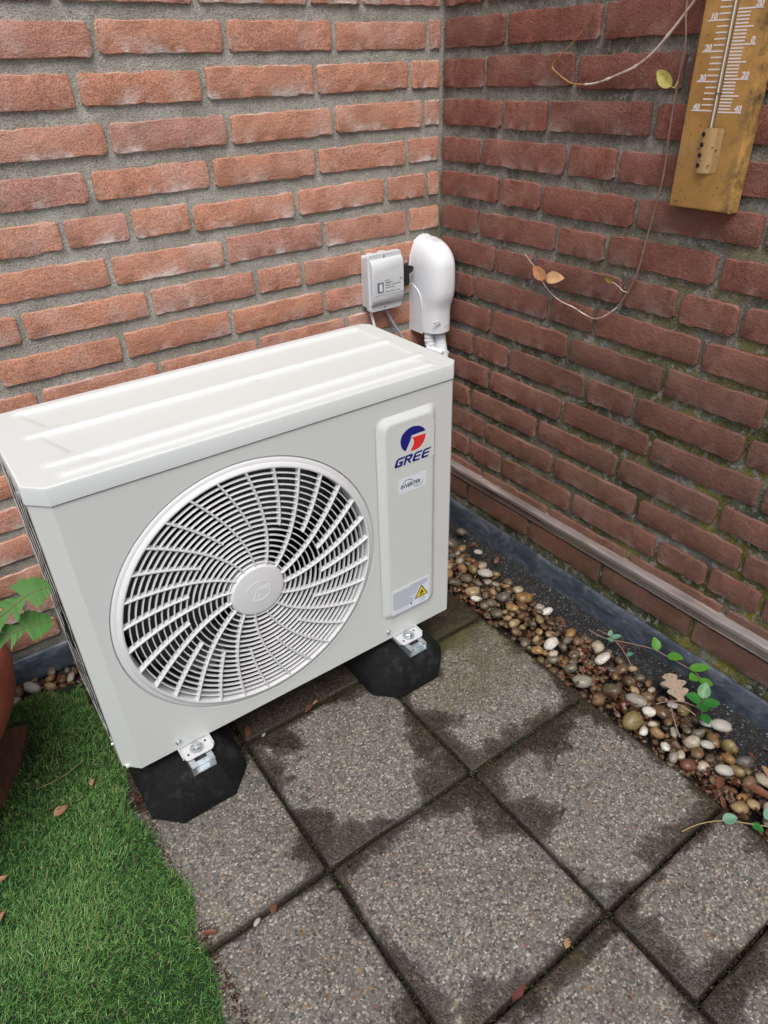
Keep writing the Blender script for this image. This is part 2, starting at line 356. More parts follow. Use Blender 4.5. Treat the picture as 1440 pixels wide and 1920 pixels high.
# ------------------------------------------------------------------ object helpers
ORG = {}     # world origin of each object made here (no rotated parents are used)
def org(o): return ORG.get(o.name, Vector((0, 0, 0)))
def tag(o, label=None, cat=None, group=None, kind=None):
    if label: o['label'] = label
    if cat: o['category'] = cat
    if group: o['group'] = group
    if kind: o['kind'] = kind
    return o
def thing(name, label, cat, loc, group=None):
    o = bpy.data.objects.new(name, None); COL.objects.link(o); o.location = loc; o.empty_display_size = .05
    ORG[o.name] = Vector(loc); return tag(o, label, cat, group)
def link(name, me, loc, parent=None, rot=None, scale=None):
    o = bpy.data.objects.new(name, me); COL.objects.link(o)
    loc = Vector(loc); ORG[o.name] = loc
    if parent is not None: o.parent = parent; o.location = loc-org(parent)
    else: o.location = loc
    if rot is not None: o.rotation_euler = rot
    if scale is not None: o.scale = scale
    return o
def mesh(name, V, F, mat, parent=None, smooth=False, mats=None, midx=None):
    """V in world coordinates; the object's origin is put at the bottom centre of its bounds."""
    a = np.array([tuple(v) for v in V], dtype=float); lo, hi = a.min(0), a.max(0)
    o3 = Vector(((lo[0]+hi[0])/2, (lo[1]+hi[1])/2, lo[2]))
    me = bpy.data.meshes.new(name); me.from_pydata([Vector(v)-o3 for v in V], [], [tuple(f) for f in F])
    for m in (mats or [mat]): me.materials.append(m)
    if midx: me.polygons.foreach_set('material_index', midx)
    if smooth: me.polygons.foreach_set('use_smooth', [True]*len(me.polygons))
    me.update()
    bm = bmesh.new(); bm.from_mesh(me); bmesh.ops.recalc_face_normals(bm, faces=bm.faces) if len(bm.faces) < 60000 and len(bm.faces) > 1 else None
    bm.to_mesh(me); bm.free()
    if smooth:
        try: me.set_sharp_from_angle(angle=R(smooth if smooth is not True else 40))
        except Exception: pass
    return link(name, me, o3, parent)
class MB:
    def __init__(s): s.V = []; s.F = []
    def add(s, V, F):
        k = len(s.V); s.V += [tuple(v) for v in V]; s.F += [tuple(i+k for i in f) for f in F]; return s
    def box(s, x0, x1, y0, y1, z0, z1, bev=0.):
        bm = bmesh.new(); bmesh.ops.create_cube(bm, size=1)
        for v in bm.verts: v.co = Vector(((x0+x1)/2+v.co.x*(x1-x0), (y0+y1)/2+v.co.y*(y1-y0), (z0+z1)/2+v.co.z*(z1-z0)))
        if bev: bmesh.ops.bevel(bm, geom=list(bm.edges), offset=bev, segments=2, profile=.6, affect='EDGES')
        return s.bm(bm)
    def bm(s, bm):
        bm.verts.index_update(); s.add([v.co for v in bm.verts], [[v.index for v in f.verts] for f in bm.faces]); bm.free(); return s
    def tube(s, pts, r, seg=8, cap=True):
        pts = [Vector(p) for p in pts]; n = len(pts); rs = r if isinstance(r, (list, tuple)) else [r]*n
        up = Vector((0, 0, 1)); k0 = []; V = []; F = []
        prev = None
        for i, p in enumerate(pts):
            d = (pts[min(i+1, n-1)]-pts[max(i-1, 0)]).normalized()
            if prev is None:
                a = d.cross(up) if abs(d.dot(up)) < .95 else d.cross(Vector((1, 0, 0)))
            else: a = prev-d*prev.dot(d)
            a.normalize(); prev = a; b = d.cross(a)
            for j in range(seg):
                t = 2*math.pi*j/seg; V.append(p+(a*math.cos(t)+b*math.sin(t))*rs[i])
        for i in range(n-1):
            for j in range(seg):
                F.append((i*seg+j, i*seg+(j+1) % seg, (i+1)*seg+(j+1) % seg, (i+1)*seg+j))
        if cap: F.append(tuple(range(seg))); F.append(tuple((n-1)*seg+j for j in range(seg)))
        return s.add(V, F)
    def loft(s, rings, cap0=True, cap1=True):
        n = len(rings[0]); V = [v for r in rings for v in r]; F = []
        for i in range(len(rings)-1):
            for j in range(n): F.append((i*n+j, i*n+(j+1) % n, (i+1)*n+(j+1) % n, (i+1)*n+j))
        if cap0: F.append(tuple(range(n)))
        if cap1: F.append(tuple((len(rings)-1)*n+j for j in range(n)))
        return s.add(V, F)
    def lathe(s, prof, c, axis='z', seg=48):
        rings = []
        for j in range(seg):
            t = 2*math.pi*j/seg; rg = []
            for (r, h) in prof:
                if axis == 'z': rg.append((c[0]+r*math.cos(t), c[1]+r*math.sin(t), c[2]+h))
                elif axis == 'y': rg.append((c[0]+r*math.cos(t), c[1]+h, c[2]+r*math.sin(t)))
                else: rg.append((c[0]+h, c[1]+r*math.cos(t), c[2]+r*math.sin(t)))
            rings.append(rg)
        m = len(prof); V = [v for r in rings for v in r]; F = []
        for j in range(seg):
            for i in range(m-1):
                F.append((j*m+i, ((j+1) % seg)*m+i, ((j+1) % seg)*m+i+1, j*m+i+1))
        return s.add(V, F)
    def prism(s, poly, f):
        """poly: 2d points; f(u, v, k) -> 3d with k=0 back, k=1 front"""
        n = len(poly); V = [f(u, v, 0) for u, v in poly]+[f(u, v, 1) for u, v in poly]
        F = [tuple(range(n)), tuple(range(n, 2*n))]+[(i, (i+1) % n, n+(i+1) % n, n+i) for i in range(n)]
        return s.add(V, F)
    def go(s, name, mat, parent=None, smooth=False): return mesh(name, s.V, s.F, mat, parent, smooth)
def rrect(x0, x1, z0, z1, r, seg=6):
    P = []
    for cx, cz, a0 in ((x1-r, z1-r, 0), (x0+r, z1-r, 90), (x0+r, z0+r, 180), (x1-r, z0+r, 270)):
        for i in range(seg+1):
            a = R(a0+90*i/seg); P.append((cx+r*math.cos(a), cz+r*math.sin(a)))
    return P
def text(name, s, mat, parent, place, size, sx=1., shear=0., bold=0., align='LEFT', ext=.0002):
    cu = bpy.data.curves.new(name, 'FONT'); cu.body = s; cu.size = size; cu.shear = shear; cu.offset = bold; cu.align_x = align; cu.extrude = ext; cu.resolution_u = 3
    o = bpy.data.objects.new(name, cu); COL.objects.link(o)
    me0 = bpy.data.meshes.new_from_object(o.evaluated_get(bpy.context.evaluated_depsgraph_get()))
    V = [place(v.co.x*sx, v.co.y, v.co.z) for v in me0.vertices]; F = [tuple(p.vertices) for p in me0.polygons]
    bpy.data.objects.remove(o); bpy.data.curves.remove(cu); bpy.data.meshes.remove(me0)
    return mesh(name, V, F, mat, parent)

# ================================================================== GROUND
BASE_Z = -.036
def sheet(name, x0, x1, y0, y1, z, mat, kind='structure'):
    o = mesh(name, [(x0, y0, z), (x1, y0, z), (x1, y1, z), (x0, y1, z)], [(0, 1, 2, 3)], mat); o['kind'] = kind; return o
sheet('ground', -30, 30, -60, 30, BASE_Z, M['soil'])

# paving tiles
def tile_mesh(w, d, seed):
    rnd = random.Random(seed); P = []
    n = 9
    crn = [(-w/2, -d/2), (w/2, -d/2), (w/2, d/2), (-w/2, d/2)]
    cut = .006
    for i in range(4):
        a, b = crn[i], crn[(i+1) % 4]; L = math.dist(a, b); ux, uy = (b[0]-a[0])/L, (b[1]-a[1])/L
        for k in range(n):
            t = cut+(L-2*cut)*k/(n-1); j = rnd.uniform(-.0011, .0009)
            P.append((a[0]+ux*t-uy*j, a[1]+uy*t+ux*j))
    m = len(P); T = .045
    def ring(ins, z):
        out = []
        for (x, y) in P:
            out.append((x*(1-2*ins/w), y*(1-2*ins/d), z+rnd.uniform(-.0003, .0003)))
        return out
    V = ring(0, -T)+ring(0, -.006)+ring(.0018, -.0022)+ring(.0055, 0)
    F = []
    for i in range(3):
        for j in range(m): F.append((i*m+j, i*m+(j+1) % m, (i+1)*m+(j+1) % m, (i+1)*m+j))
    c = len(V); V.append((0, 0, .0006)); F += [(3*m+j, 3*m+(j+1) % m, c) for j in range(m)]
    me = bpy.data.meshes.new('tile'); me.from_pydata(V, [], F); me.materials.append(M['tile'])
    me.polygons.foreach_set('use_smooth', [True]*len(me.polygons)); me.set_sharp_from_angle(angle=R(30)); me.update(); return me
paving = thing('paving', None, None, (-.8, -.9, 0)); paving['kind'] = 'structure'
xs = [-.232, -.534, -.837, -1.14, -1.443, -1.746]
cols_y = {0: [-.150, -.453, -.757, -1.063, -1.212, -1.515, -1.818, -2.12], 1: [-.150, -.449, -.756, -1.062, -1.365, -1.668, -1.97], 2: [-.150, -.447, -.754, -1.058, -1.361, -1.664, -1.967]}
tcache = {}
for c in range(5):
    ys = cols_y.get(c, cols_y[2])
    for i in range(len(ys)-1):
        x1, x0 = xs[c], xs[c+1]; y1, y0 = ys[i], ys[i+1]; g = random.uniform(.0046, .0066)
        w_, d_ = round(x1-x0-g, 3), round(y1-y0-g, 3)
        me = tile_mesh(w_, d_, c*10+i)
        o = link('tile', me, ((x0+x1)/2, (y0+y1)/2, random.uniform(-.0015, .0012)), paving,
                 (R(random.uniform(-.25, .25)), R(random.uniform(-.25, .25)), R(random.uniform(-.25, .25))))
# joint fill: soil and moss crumbs pressed in the joints
def crumbs(name, n, fn, mats, s0, s1, kind='stuff', parent=None, seed=5, flat=.6):
    rnd = random.Random(seed); V = []; F = []; mi = []
    for k in range(n):
        x, y, z, m = fn(rnd); s = rnd.uniform(s0, s1); a = rnd.uniform(0, 6.28)
        ca, sa = math.cos(a), math.sin(a); b = len(V)
        pts = [(1, 0, 0), (-.3, .8, 0), (-.9, -.5, 0), (.1, -.1, 1.), (.2, .1, -.7)]
        for (px, py, pz) in pts:
            px *= rnd.uniform(.6, 1.3); py *= rnd.uniform(.5, 1.1)
            V.append((x+s*(ca*px-sa*py), y+s*(sa*px+ca*py), z+s*flat*pz))
        F += [(b, b+1, b+3), (b+1, b+2, b+3), (b+2, b, b+3), (b, b+1, b+4), (b+1, b+2, b+4), (b+2, b, b+4)]; mi += [m]*6
    o = mesh(name, V, F, None, parent, mats=mats, midx=mi); o['kind'] = kind; return o
M['moss'] = plain('joint_moss', (.055, .085, .014), .9, var=.5)
def joint_pt(r):
    if r.random() < .5:
        c = r.randrange(0, 3); x = xs[c]+r.gauss(0, .0022); y = r.uniform(-1.5, -.12)
    else:
        c = r.randrange(0, 3); ys = cols_y[c]; y = ys[r.randrange(0, 5)]+r.gauss(0, .0022); x = r.uniform(xs[c+1], xs[c])
    m = r.choice([0, 0, 0, 0, 1, 2])
    if math.hypot(x+.5, y+.6) < .22 and r.random() < .5: m = 1
    return x, y, r.uniform(-.012, -.0045), m
crumbs('joint_fill', 5200, joint_pt, [M['soil'], M['moss'], M['dead_dark']], .0012, .0030, seed=8)
_f = crumbs('joint_sand', 2600, lambda r: (lambda q: (q[0], q[1], -.016, 0))(joint_pt(r)), [M['soil']], .004, .007, seed=9)

# roofing felt that runs from the gravel up to the lead on both walls
def felt(name, prof, a0, a1, axis):
    V = []; F = []; N = 60; m = len(prof)
    for i in range(N+1):
        a = a0+(a1-a0)*i/N; wob = .004*noise.noise(Vector((a*9, 3, 0)))
        for (h, z) in prof:
            hh = -h; q = z+wob*(h/.1)
            V.append((hh, a, q) if axis == 'y' else (a, hh, q))
    for i in range(N):
        for j in range(m-1): F.append((i*m+j, (i+1)*m+j, (i+1)*m+j+1, i*m+j+1))
    o = mesh(name, V, F, M['bitumen'], None, 40); o['kind'] = 'structure'; return o
felt('roofing_felt', [(.0035, -.008), (.012, -.016), (.05, -.020), (.085, -.023), (.13, -.030)], -2.6, -.012, 'y')
felt('roofing_felt', [(.0035, -.008), (.012, -.016), (.05, -.020), (.085, -.0235), (.13, -.031)], -2.6, -.14, 'x')

# ================================================================== BRICK WALLS
PITCH, Z1 = .069, 1.1293
SUB = {}
def brick_mesh(L, H, seed, mat):
    """front face towards -Y, origin at bottom centre of the face plane"""
    rnd = random.Random(seed); P = []
    nx, nz = 13, 3
    def J(a): return rnd.gauss(0, a)
    r = min(.004, H*.12)*rnd.uniform(.6, 1.6)
    for i in range(nx): P.append((-L/2+r+(L-2*r)*(i+J(.2)*(0<i<nx-1))/(nx-1), J(.00075)))
    for i in range(nz): P.append((L/2+J(.0007), r+(H-2*r)*i/(nz-1)))
    for i in range(nx): P.append((L/2-r-(L-2*r)*(i+J(.2)*(0<i<nx-1))/(nx-1), H+J(.00085)))
    for i in range(nz): P.append((-L/2+J(.0007), H-r-(H-2*r)*i/(nz-1)))
    m = len(P); V = []
    def ring(ins, y):
        for (x, z) in P: V.append((x*(1-2*ins/L), y+J(.00025), H/2+(z-H/2)*(1-2*ins/H)))
    ring(0, .012); ring(0, -.0014); ring(.0005, -.0031); ring(.0015, -.0037)
    F = [(i*m+j, i*m+(j+1) % m, (i+1)*m+(j+1) % m, (i+1)*m+j) for i in range(3) for j in range(m)]
    # face: strips between bottom and top rows so it can undulate
    b = 3*m
    bot = [b+i for i in range(nx)]; top = [b+nx+nz+nx-1-i for i in range(nx)]
    mid = []
    for i in range(nx):
        p, q = V[bot[i]], V[top[i]]; mid.append(len(V)); V.append(((p[0]+q[0])/2, -.0038+J(.0004), (p[2]+q[2])/2))
    for i in range(nx-1):
        F.append((bot[i], bot[i+1], mid[i+1], mid[i])); F.append((mid[i], mid[i+1], top[i+1], top[i]))
    rt = [b+nx+i for i in range(nz)]; F.append((bot[-1], rt[0], rt[1], rt[2], top[-1], mid[-1]))
    lf = [b+2*nx+nz+i for i in range(nz)]; F.append((top[0], lf[0], lf[1], lf[2], bot[0], mid[0]))
    me = bpy.data.meshes.new('brick'); me.from_pydata(V, [], F); me.materials.append(mat)
    bm = bmesh.new(); bm.from_mesh(me); bmesh.ops.recalc_face_normals(bm, faces=bm.faces); bm.to_mesh(me); bm.free()
    me.polygons.foreach_set('use_smooth', [True]*len(me.polygons)); me.set_sharp_from_angle(angle=R(32)); me.update(); return me
def joints_from(known, smax, rnd):
    out = list(known)
    if not out: out = [rnd.choice([.035, .06, .11, .18])]
    while out[-1] < smax: out.append(out[-1]+(.222 if rnd.random() < .82 else .112)+rnd.gauss(0, .003))
    return out
# distance of each upright joint from the corner, course by course
JA = {0: [.2015, .3135, .5313, .7522], 1: [.0419, .2654, .4854, .7083], 2: [.0888, .3126, .537, .7534], 3: [.0527, .2766, .5012, .719],
      4: [.0976, .3223, .5466, .7664], 5: [.0448, .1548, .3762, .598, .7123], 6: [.0966, .3173, .5409, .765], 7: [.2223, .3762, .4851, .7075, .935],
      8: [.1436, .3283, .5497, .7735], 9: [.05, .2749, .4961, .7148, .9417]}
JB = {0: [.1241, .347], 1: [.1859, .4126, .6054], 2: [.1314, .3637, .5826, .6962], 3: [.1888, .3097, .5365, .6941], 4: [.1286, .3638, .4798, .7],
      5: [.192, .3087, .5303, .7646], 6: [.133, .36, .4796, .7045], 7: [.191, .304, .53, .6467], 8: [.126, .3548, .4735, .7077], 9: [.1886, .4186, .6473, .8432],
      10: [.1327, .249, .4764, .5953, .8248], 11: [.1923, .4214, .6454, .8717], 12: [.1293, .3559, .5834, .8092], 13: [.1836, .4158, .6436, .8746],
      14: [.1332, .2531, .4787, .7061, .8207], 15: [.1854, .418, .6454], 16: [.1324, .3592, .5883, .8189], 17: [.18, .41]}
def build_wall(side, label, matb, matm, JD, H, seed):
    rnd = random.Random(seed)
    root = thing('brick_wall', label, 'wall', (-.8, .1, 0) if side == 'A' else (.1, -.8, 0))
    proto = {}
    for Ls, key in ((.212, 's'), (.103, 'h'), (.15, 'm'), (.045, 'q')):
        for k in range(7 if key == 's' else 4): proto[(key, k)] = (Ls, brick_mesh(Ls, H, seed*100+k*7+ord(key), matb))
    for n in range(-1, 17):
        z = Z1-(n-1)*PITCH-H/2
        js = [0.0]+(joints_from(JD[n], 1.62, rnd) if n in JD else joints_from([[.045, .155], [.10]][n % 2], 1.62, rnd))
        for a, b in zip(js[:-1], js[1:]):
            g = .0105; a2 = a+(g/2 if a > 0 else .006 if side == 'B' else .009); b2 = b-g/2; L = b2-a2
            if L < .02: continue
            key = 's' if L > .18 else 'm' if L > .125 else 'h' if L > .07 else 'q'
            Ls, me = proto[(key, rnd.randrange(7 if key == 's' else 4))]
            mid = (a2+b2)/2; dz = rnd.gauss(0, .0011); dy = rnd.uniform(-.0012, .0012)
            if side == 'A': loc = (-mid, dy, z+dz); rz = 0
            else: loc = (dy, -mid, z+dz); rz = -math.pi/2
            o = link('brick', me, loc, root, (0, R(rnd.gauss(0, .22)), rz), (L/Ls, 1, rnd.uniform(.965, 1.035)))
    # mortar bed: one uneven sheet behind the brick faces, with the body of the wall behind it
    step = .0085; na = int(2.6/step); nz_ = int(1.5/step); V = []; F = []
    for i in range(na+1):
        for j in range(nz_+1):
            a = -.004+i*step; zz = -.06+j*step
            q = Vector((a*26, zz*26, seed)); d = (.0014 if side == 'A' else .0030)+.0016*noise.noise(q)+.0011*noise.noise(q*3.1)+.0007*noise.noise(q*8)
            d = max(d, -.0012)
            V.append((-a, d, zz) if side == 'A' else (d, -a, zz))
    for i in range(na):
        for j in range(nz_):
            k = i*(nz_+1)+j; F.append((k, k+1, k+nz_+2, k+nz_+1))
    mesh('mortar', V, F, matm, root, True)
    mb = MB()
    if side == 'A': mb.box(-2.9, .35, .014, .35, -.5, 2.45)
    else: mb.box(.014, .35, -2.9, .0135, -.5, 2.45)
    mb.go('wall_core', matm, root)
    # courses above and beyond the view, laid the same way but joined
    V = []; F = []
    def put(a2, b2, z):
        Ls, me = proto[('s', rnd.randrange(7))]; sc = (b2-a2)/Ls; mid = (a2+b2)/2; k = len(V)
        for v in me.vertices:
            x, y, zz = v.co.x*sc, v.co.y, v.co.z
            V.append((-mid+x, y, z+zz) if side == 'A' else (y, -mid-x, z+zz))
        F.extend([tuple(i+k for i in p.vertices) for p in me.polygons])
    for n in range(-19, 17):
        z = Z1-(n-1)*PITCH-H/2; s0 = 1.66 if n >= -1 else .01; x = s0+(n % 2)*.055
        while x < 2.6: put(x, x+.2115, z); x += .222
    o = mesh('brick', V, F, matb, root, 55); o['kind'] = 'stuff'
    # backing mortar above the sheet
    mb = MB()
    if side == 'A': mb.box(-2.9, .0, .0045, .0135, 1.436, 2.45)
    else: mb.box(.0045, .0135, -2.9, .0, 1.436, 2.45)
    mb.go('mortar', matm, root)
    return root
wallA = build_wall('A', 'salmon pink brick wall with thick grey joints behind the outdoor unit', M['brickA'], M['mortarA'], JA, .0465, 3)
wallB = build_wall('B', 'dark red brick wall with mossy joints at the right, carrying the thermometer', M['brickB'], M['mortarB'], JB, .0490, 4)

# lead flashing along the foot of both walls
def flashing(side, label):
    V = []; F = []; N = 170; rnd = random.Random(2 if side == 'A' else 1)
    prof = [(.0035, .048), (.0075, .0475), (.0105, .044), (.0125, .02), (.0150, -.008), (.0158, -.0135), (.0120, -.0140), (.0105, -.010)]
    m = len(prof)
    for i in range(N+1):
        a = .002+2.6*i/N; b1 = .0022*noise.noise(Vector((a*7, 0, 5)))+.0012*noise.noise(Vector((a*22, 4, 5)))
        for k, (h, z) in enumerate(prof):
            hh = h+b1*(.3 if k in (0,) else 1)*(1 if k < 6 else .8)+.0012*noise.noise(Vector((a*30, z*40, 1)))*(k in (3, 4)); zz = z+.0025*noise.noise(Vector((a*4, 9, 1)))-(.006*a if side == 'B' else -.002*a)
            V.append((-a, -hh, zz) if side == 'A' else (-hh, -a, zz))
    for i in range(N):
        for j in range(m-1): F.append((i*m+j, (i+1)*m+j, (i+1)*m+j+1, i*m+j+1))
    o = mesh('lead_flashing', V, F, M['lead'], None, 50)
    return tag(o, label, 'flashing')
flashing('A', 'dark lead flashing strip at the foot of the salmon wall, behind the flower pot')
flashing('B', 'blue grey lead flashing strip along the foot of the mossy wall, above the pebbles')

# aluminium drip profile on wall B
V = []; F = []; N = 60
prof = [(.0, .172), (-.0225, .1672), (-.0250, .1662), (-.0258, .1645), (-.0258, .1585), (-.0246, .1570), (-.0235, .1585), (-.0060, .1575), (-.0060, .1310), (-.0075, .1300), (-.0060, .1290), (.0, .1285)]
m = len(prof)
for i in range(N+1):
    a = .005+2.4*i/N; w_ = .0006*noise.noise(Vector((a*6, 1, 1)))
    for (h, z) in prof: V.append((h*.78+w_, -a, z+.004*(a-.5)*.6))
for i in range(N):
    for j in range(m-1): F.append((i*m+j, (i+1)*m+j, (i+1)*m+j+1, i*m+j+1))
V += []
tag(mesh('drip_profile', V, F, M['alu'], None, 25), 'weathered aluminium drip profile running across the mossy wall above the lead flashing', 'metal profile')

# ================================================================== OUTDOOR UNIT
AX0, AX1, AYF, AYB, AZ0, AZ1 = -1.0496, -.3547, -.4809, -.2018, .110, .6543
LIDH = .0265; CH = .0246; CR = .012
unit = thing('outdoor_unit', 'ivory white air conditioner outdoor unit with a round fan grille, standing on two black feet', 'air conditioner', ((AX0+AX1)/2, (AYF+AYB)/2, AZ0))
FX, FZ, FR = AX1-.4201, AZ0+.2586, .2343
zt = AZ1-LIDH-.0020
# front panel with fan opening, chamfered left edge and right return
mb = MB(); NS = 96
def frame_pts(x0, x1, z0, z1, cx, cz, n):
    P = []
    for i in range(n):
        t = 2*math.pi*i/n; c, s_ = math.cos(t), math.sin(t)
        k = min(((x1-cx) if c > 0 else (cx-x0))/max(abs(c), 1e-9), ((z1-cz) if s_ > 0 else (cz-z0))/max(abs(s_), 1e-9))
        P.append([cx+k*c, cz+k*s_])
    for (qx, qz) in ((x0, z0), (x1, z0), (x1, z1), (x0, z1)):
        j = min(range(n), key=lambda i: math.hypot(P[i][0]-qx, P[i][1]-qz)); P[j] = [qx, qz]
    return P
px0, px1 = AX0+CH, -.531
out = frame_pts(px0, px1, AZ0, zt, FX, FZ, NS)
circ = [(FX+FR*math.cos(2*math.pi*i/NS), FZ+FR*math.sin(2*math.pi*i/NS)) for i in range(NS)]
V = [(x, AYF, z) for x, z in out]+[(x, AYF, z) for x, z in circ]+[(FX+(FR-.0012)*math.cos(2*math.pi*i/NS), AYF+.004, FZ+(FR-.0012)*math.sin(2*math.pi*i/NS)) for i in range(NS)]
mb.add(V, [(k*NS+i, k*NS+(i+1) % NS, (k+1)*NS+(i+1) % NS, (k+1)*NS+i) for k in range(2) for i in range(NS)])
# right part with the raised service field
RP = rrect(-.5285, -.4035, .1610, .5955, .016)
n_ = len(RP); rx1 = AX1-CR
cx_, cz_ = (-.5285-.4035)/2, (.161+.5955)/2
def ray_rect(p, x0, x1, z0, z1):
    dx, dz = p[0]-cx_, p[1]-cz_
    k = min(((x1-cx_) if dx > 0 else (x0-cx_))/dx if abs(dx) > 1e-9 else 1e9, ((z1-cz_) if dz > 0 else (z0-cz_))/dz if abs(dz) > 1e-9 else 1e9)
    return [cx_+k*dx, cz_+k*dz]
OP = [ray_rect(p, px1, rx1, AZ0, zt) for p in RP]
for (qx, qz) in ((px1, AZ0), (rx1, AZ0), (rx1, zt), (px1, zt)):
    j = min(range(n_), key=lambda i: math.hypot(OP[i][0]-qx, OP[i][1]-qz)); OP[j] = [qx, qz]
def ringat(ins, y):
    w_, h_ = .125, .4345
    return [(cx_+(p[0]-cx_)*(1-2*ins/w_), y, cz_+(p[1]-cz_)*(1-2*ins/h_)) for p in RP]
mb.loft([[(p[0], AYF, p[1]) for p in OP], ringat(-.003, AYF), ringat(0, AYF), ringat(.002, AYF-.0012), ringat(.0095, AYF-.0078), ringat(.0125, AYF-.0090), ringat(.0155, AYF-.0090)], False, True)
PLAT = AYF-.0090
# chamfers, sides, hems
mb.add([(AX0, AYF+CH, AZ0), (px0, AYF, AZ0), (px0, AYF, zt), (AX0, AYF+CH, zt), (AX0, AYF+CH+.022, AZ0), (AX0, AYF+CH+.022, zt)], [(0, 1, 2, 3), (4, 0, 3, 5)])
mb.add([(rx1, AYF, AZ0), (AX1, AYF+CR, AZ0), (AX1, AYF+CR, zt), (rx1, AYF, zt), (AX1, AYB-.014, AZ0), (AX1, AYB-.014, zt), (AX1-.014, AYB, AZ0), (AX1-.014, AYB, zt)], [(0, 1, 2, 3), (1, 4, 5, 2), (4, 6, 7, 5)])
# returned bottom hem so the sheet has thickness
mb.add([(px0, AYF, AZ0), (rx1, AYF, AZ0), (rx1, AYF+.012, AZ0), (px0, AYF+.012, AZ0), (AX0, AYF+CH, AZ0), (AX0+.006, AYF+CH+.01, AZ0)], [(0, 1, 2, 3), (4, 0, 3, 5)])
body = mb.go('front_panel', M['casing'], unit, 28)
# rear and base of the casing
mb = MB(); mb.box(AX0+.012, AX1-.003, AYB-.004, AYB-.001, AZ0, zt); mb.box(AX0+.004, AX1-.004, AYF+.013, AYB-.005, AZ0+.002, AZ0+.006)
mb.go('base_pan', M['casing'], unit)
mb = MB(); mb.box(-.60, -.597, AYF+.07, AYB-.01, AZ0+.007, zt-.004); mb.go('partition', M['dark'], unit)
# coil at the left side and the back
mb = MB(); mb.box(AX0+.0016, AX0+.010, AYF+CH+.024, AYB-.02, AZ0+.008, zt-.004); mb.box(AX0+.025, -.605, AYB-.022, AYB-.010, AZ0+.008, zt-.004)  # side face is a dark sheet close behind the slats, painting the shaded gaps
for k in range(58):
    z = AZ0+.014+k*.0087; mb.box(AX0+.0010, AX0+.0016, AYF+CH+.026, AYB-.02, z, z+.0018)
mb.go('condenser_coil', M['fin'], unit)
# lid
mb = MB()
def lid_outline(g, z):
    return [(AX0+CH-.001+.0, AYF-g, z), (AX1-CR, AYF-g, z), (AX1+g, AYF+CR, z), (AX1+g, AYB-.014, z), (AX1-.014, AYB+g, z), (AX0+.02, AYB+g, z), (AX0-g, AYB-.02, z), (AX0-g, AYF+CH-.001, z)]
rings = [lid_outline(.0022, AZ1-LIDH), lid_outline(.0022, AZ1-.0032), lid_outline(.0014, AZ1-.0010), lid_outline(-.0012, AZ1)]
mb.loft(rings, False, False)
# pressed top sheet as a height field inside the outline
inn = rings[-1]
def inside(x, y):
    xa, xb = AX0+.0012, AX1-.0012; ya, yb = AYF+.0012, AYB-.0012
    if y < ya or y > yb or x < xa or x > xb: return False
    if (x-AX0)+(y-AYF) < CH+.001: return False
    return True
GX, GY = 340, 136
def sm(a, b, t): t = max(0., min(1., (t-a)/(b-a))); return t*t*(3-2*t)
ridges = [(-.217, -1.018, -.378), (-.3145, -1.020, -.376), (-.4145, -1.018, -.374), (-.4555, -1.008, -.390)]
def lid_h(x, y):
    h = 0.
    # pressed fields between the ridges, with slanted ends
    for (ya, yb, xa, xb, sl) in ((-.3145, -.217, -1.012, -.385, 0), (-.4145, -.3145, -1.006, -.385, 0), (-.4555, -.4145, -.975, -.40, 0)):
        k = sm(ya+.006, ya+.016, y)*(1-sm(yb-.016, yb-.006, y))
        t_ = (y-ya)/(yb-ya)
        xl = xa+.030*(1-t_)
        k *= sm(xl, xl+.012, x)*(1-sm(xb-.012, xb, x)); h -= .0022*k
    for (yc, xa, xb) in ridges:
        d = abs(y-yc-.006*math.sin((x+.7)*2.2)*(yc < -.40 and yc > -.43))
        k = (1-sm(.0068, .0112, d))*sm(xa, xa+.014, x)*(1-sm(xb-.014, xb, x)); h += .0034*k
    return h
V = []; idx = {}
for i in range(GX+1):
    for j in range(GY+1):
        x = AX0+.0012+(AX1-AX0-.0024)*i/GX; y = AYF+.0012+(AYB-AYF-.0024)*j/GY
        # pull the four corners onto the cut outline
        a = (x-AX0)+(y-AYF); 
        if a < CH+.0002: k = (CH+.0002-a)/2; x += k; y += k
        a = (AX1-x)+(y-AYF)
        if a < CR+.0012: k = (CR+.0012-a)/2; x -= k; y += k
        a = (AX1-x)+(AYB-y)
        if a < .0152: k = (.0152-a)/2; x -= k; y -= k
        a = (x-AX0)+(AYB-y)
        if a < .0212: k = (.0212-a)/2; x += k; y -= k
        V.append((x, y, AZ1+lid_h(x, y)))
F = [(i*(GY+1)+j, (i+1)*(GY+1)+j, (i+1)*(GY+1)+j+1, i*(GY+1)+j+1) for i in range(GX) for j in range(GY)]
lid = MB(); lid.add(mb.V, mb.F); lid.add(V, F)
a_ = np.array(lid.V)
lid_o = lid.go('lid', M['lid'], unit, 28)
# bottom return of the lid (dark gap is real: 1.2 mm)
# raised logo mark on the lid (pressed arrow)
mb = MB(); zz = AZ1-.0020
mb.prism([(-.674, -.322), (-.650, -.322), (-.662, -.336)], lambda u, v, k: (u, v, zz+.0006*k)); mb.go('pressed_mark', M['lid'], lid_o)

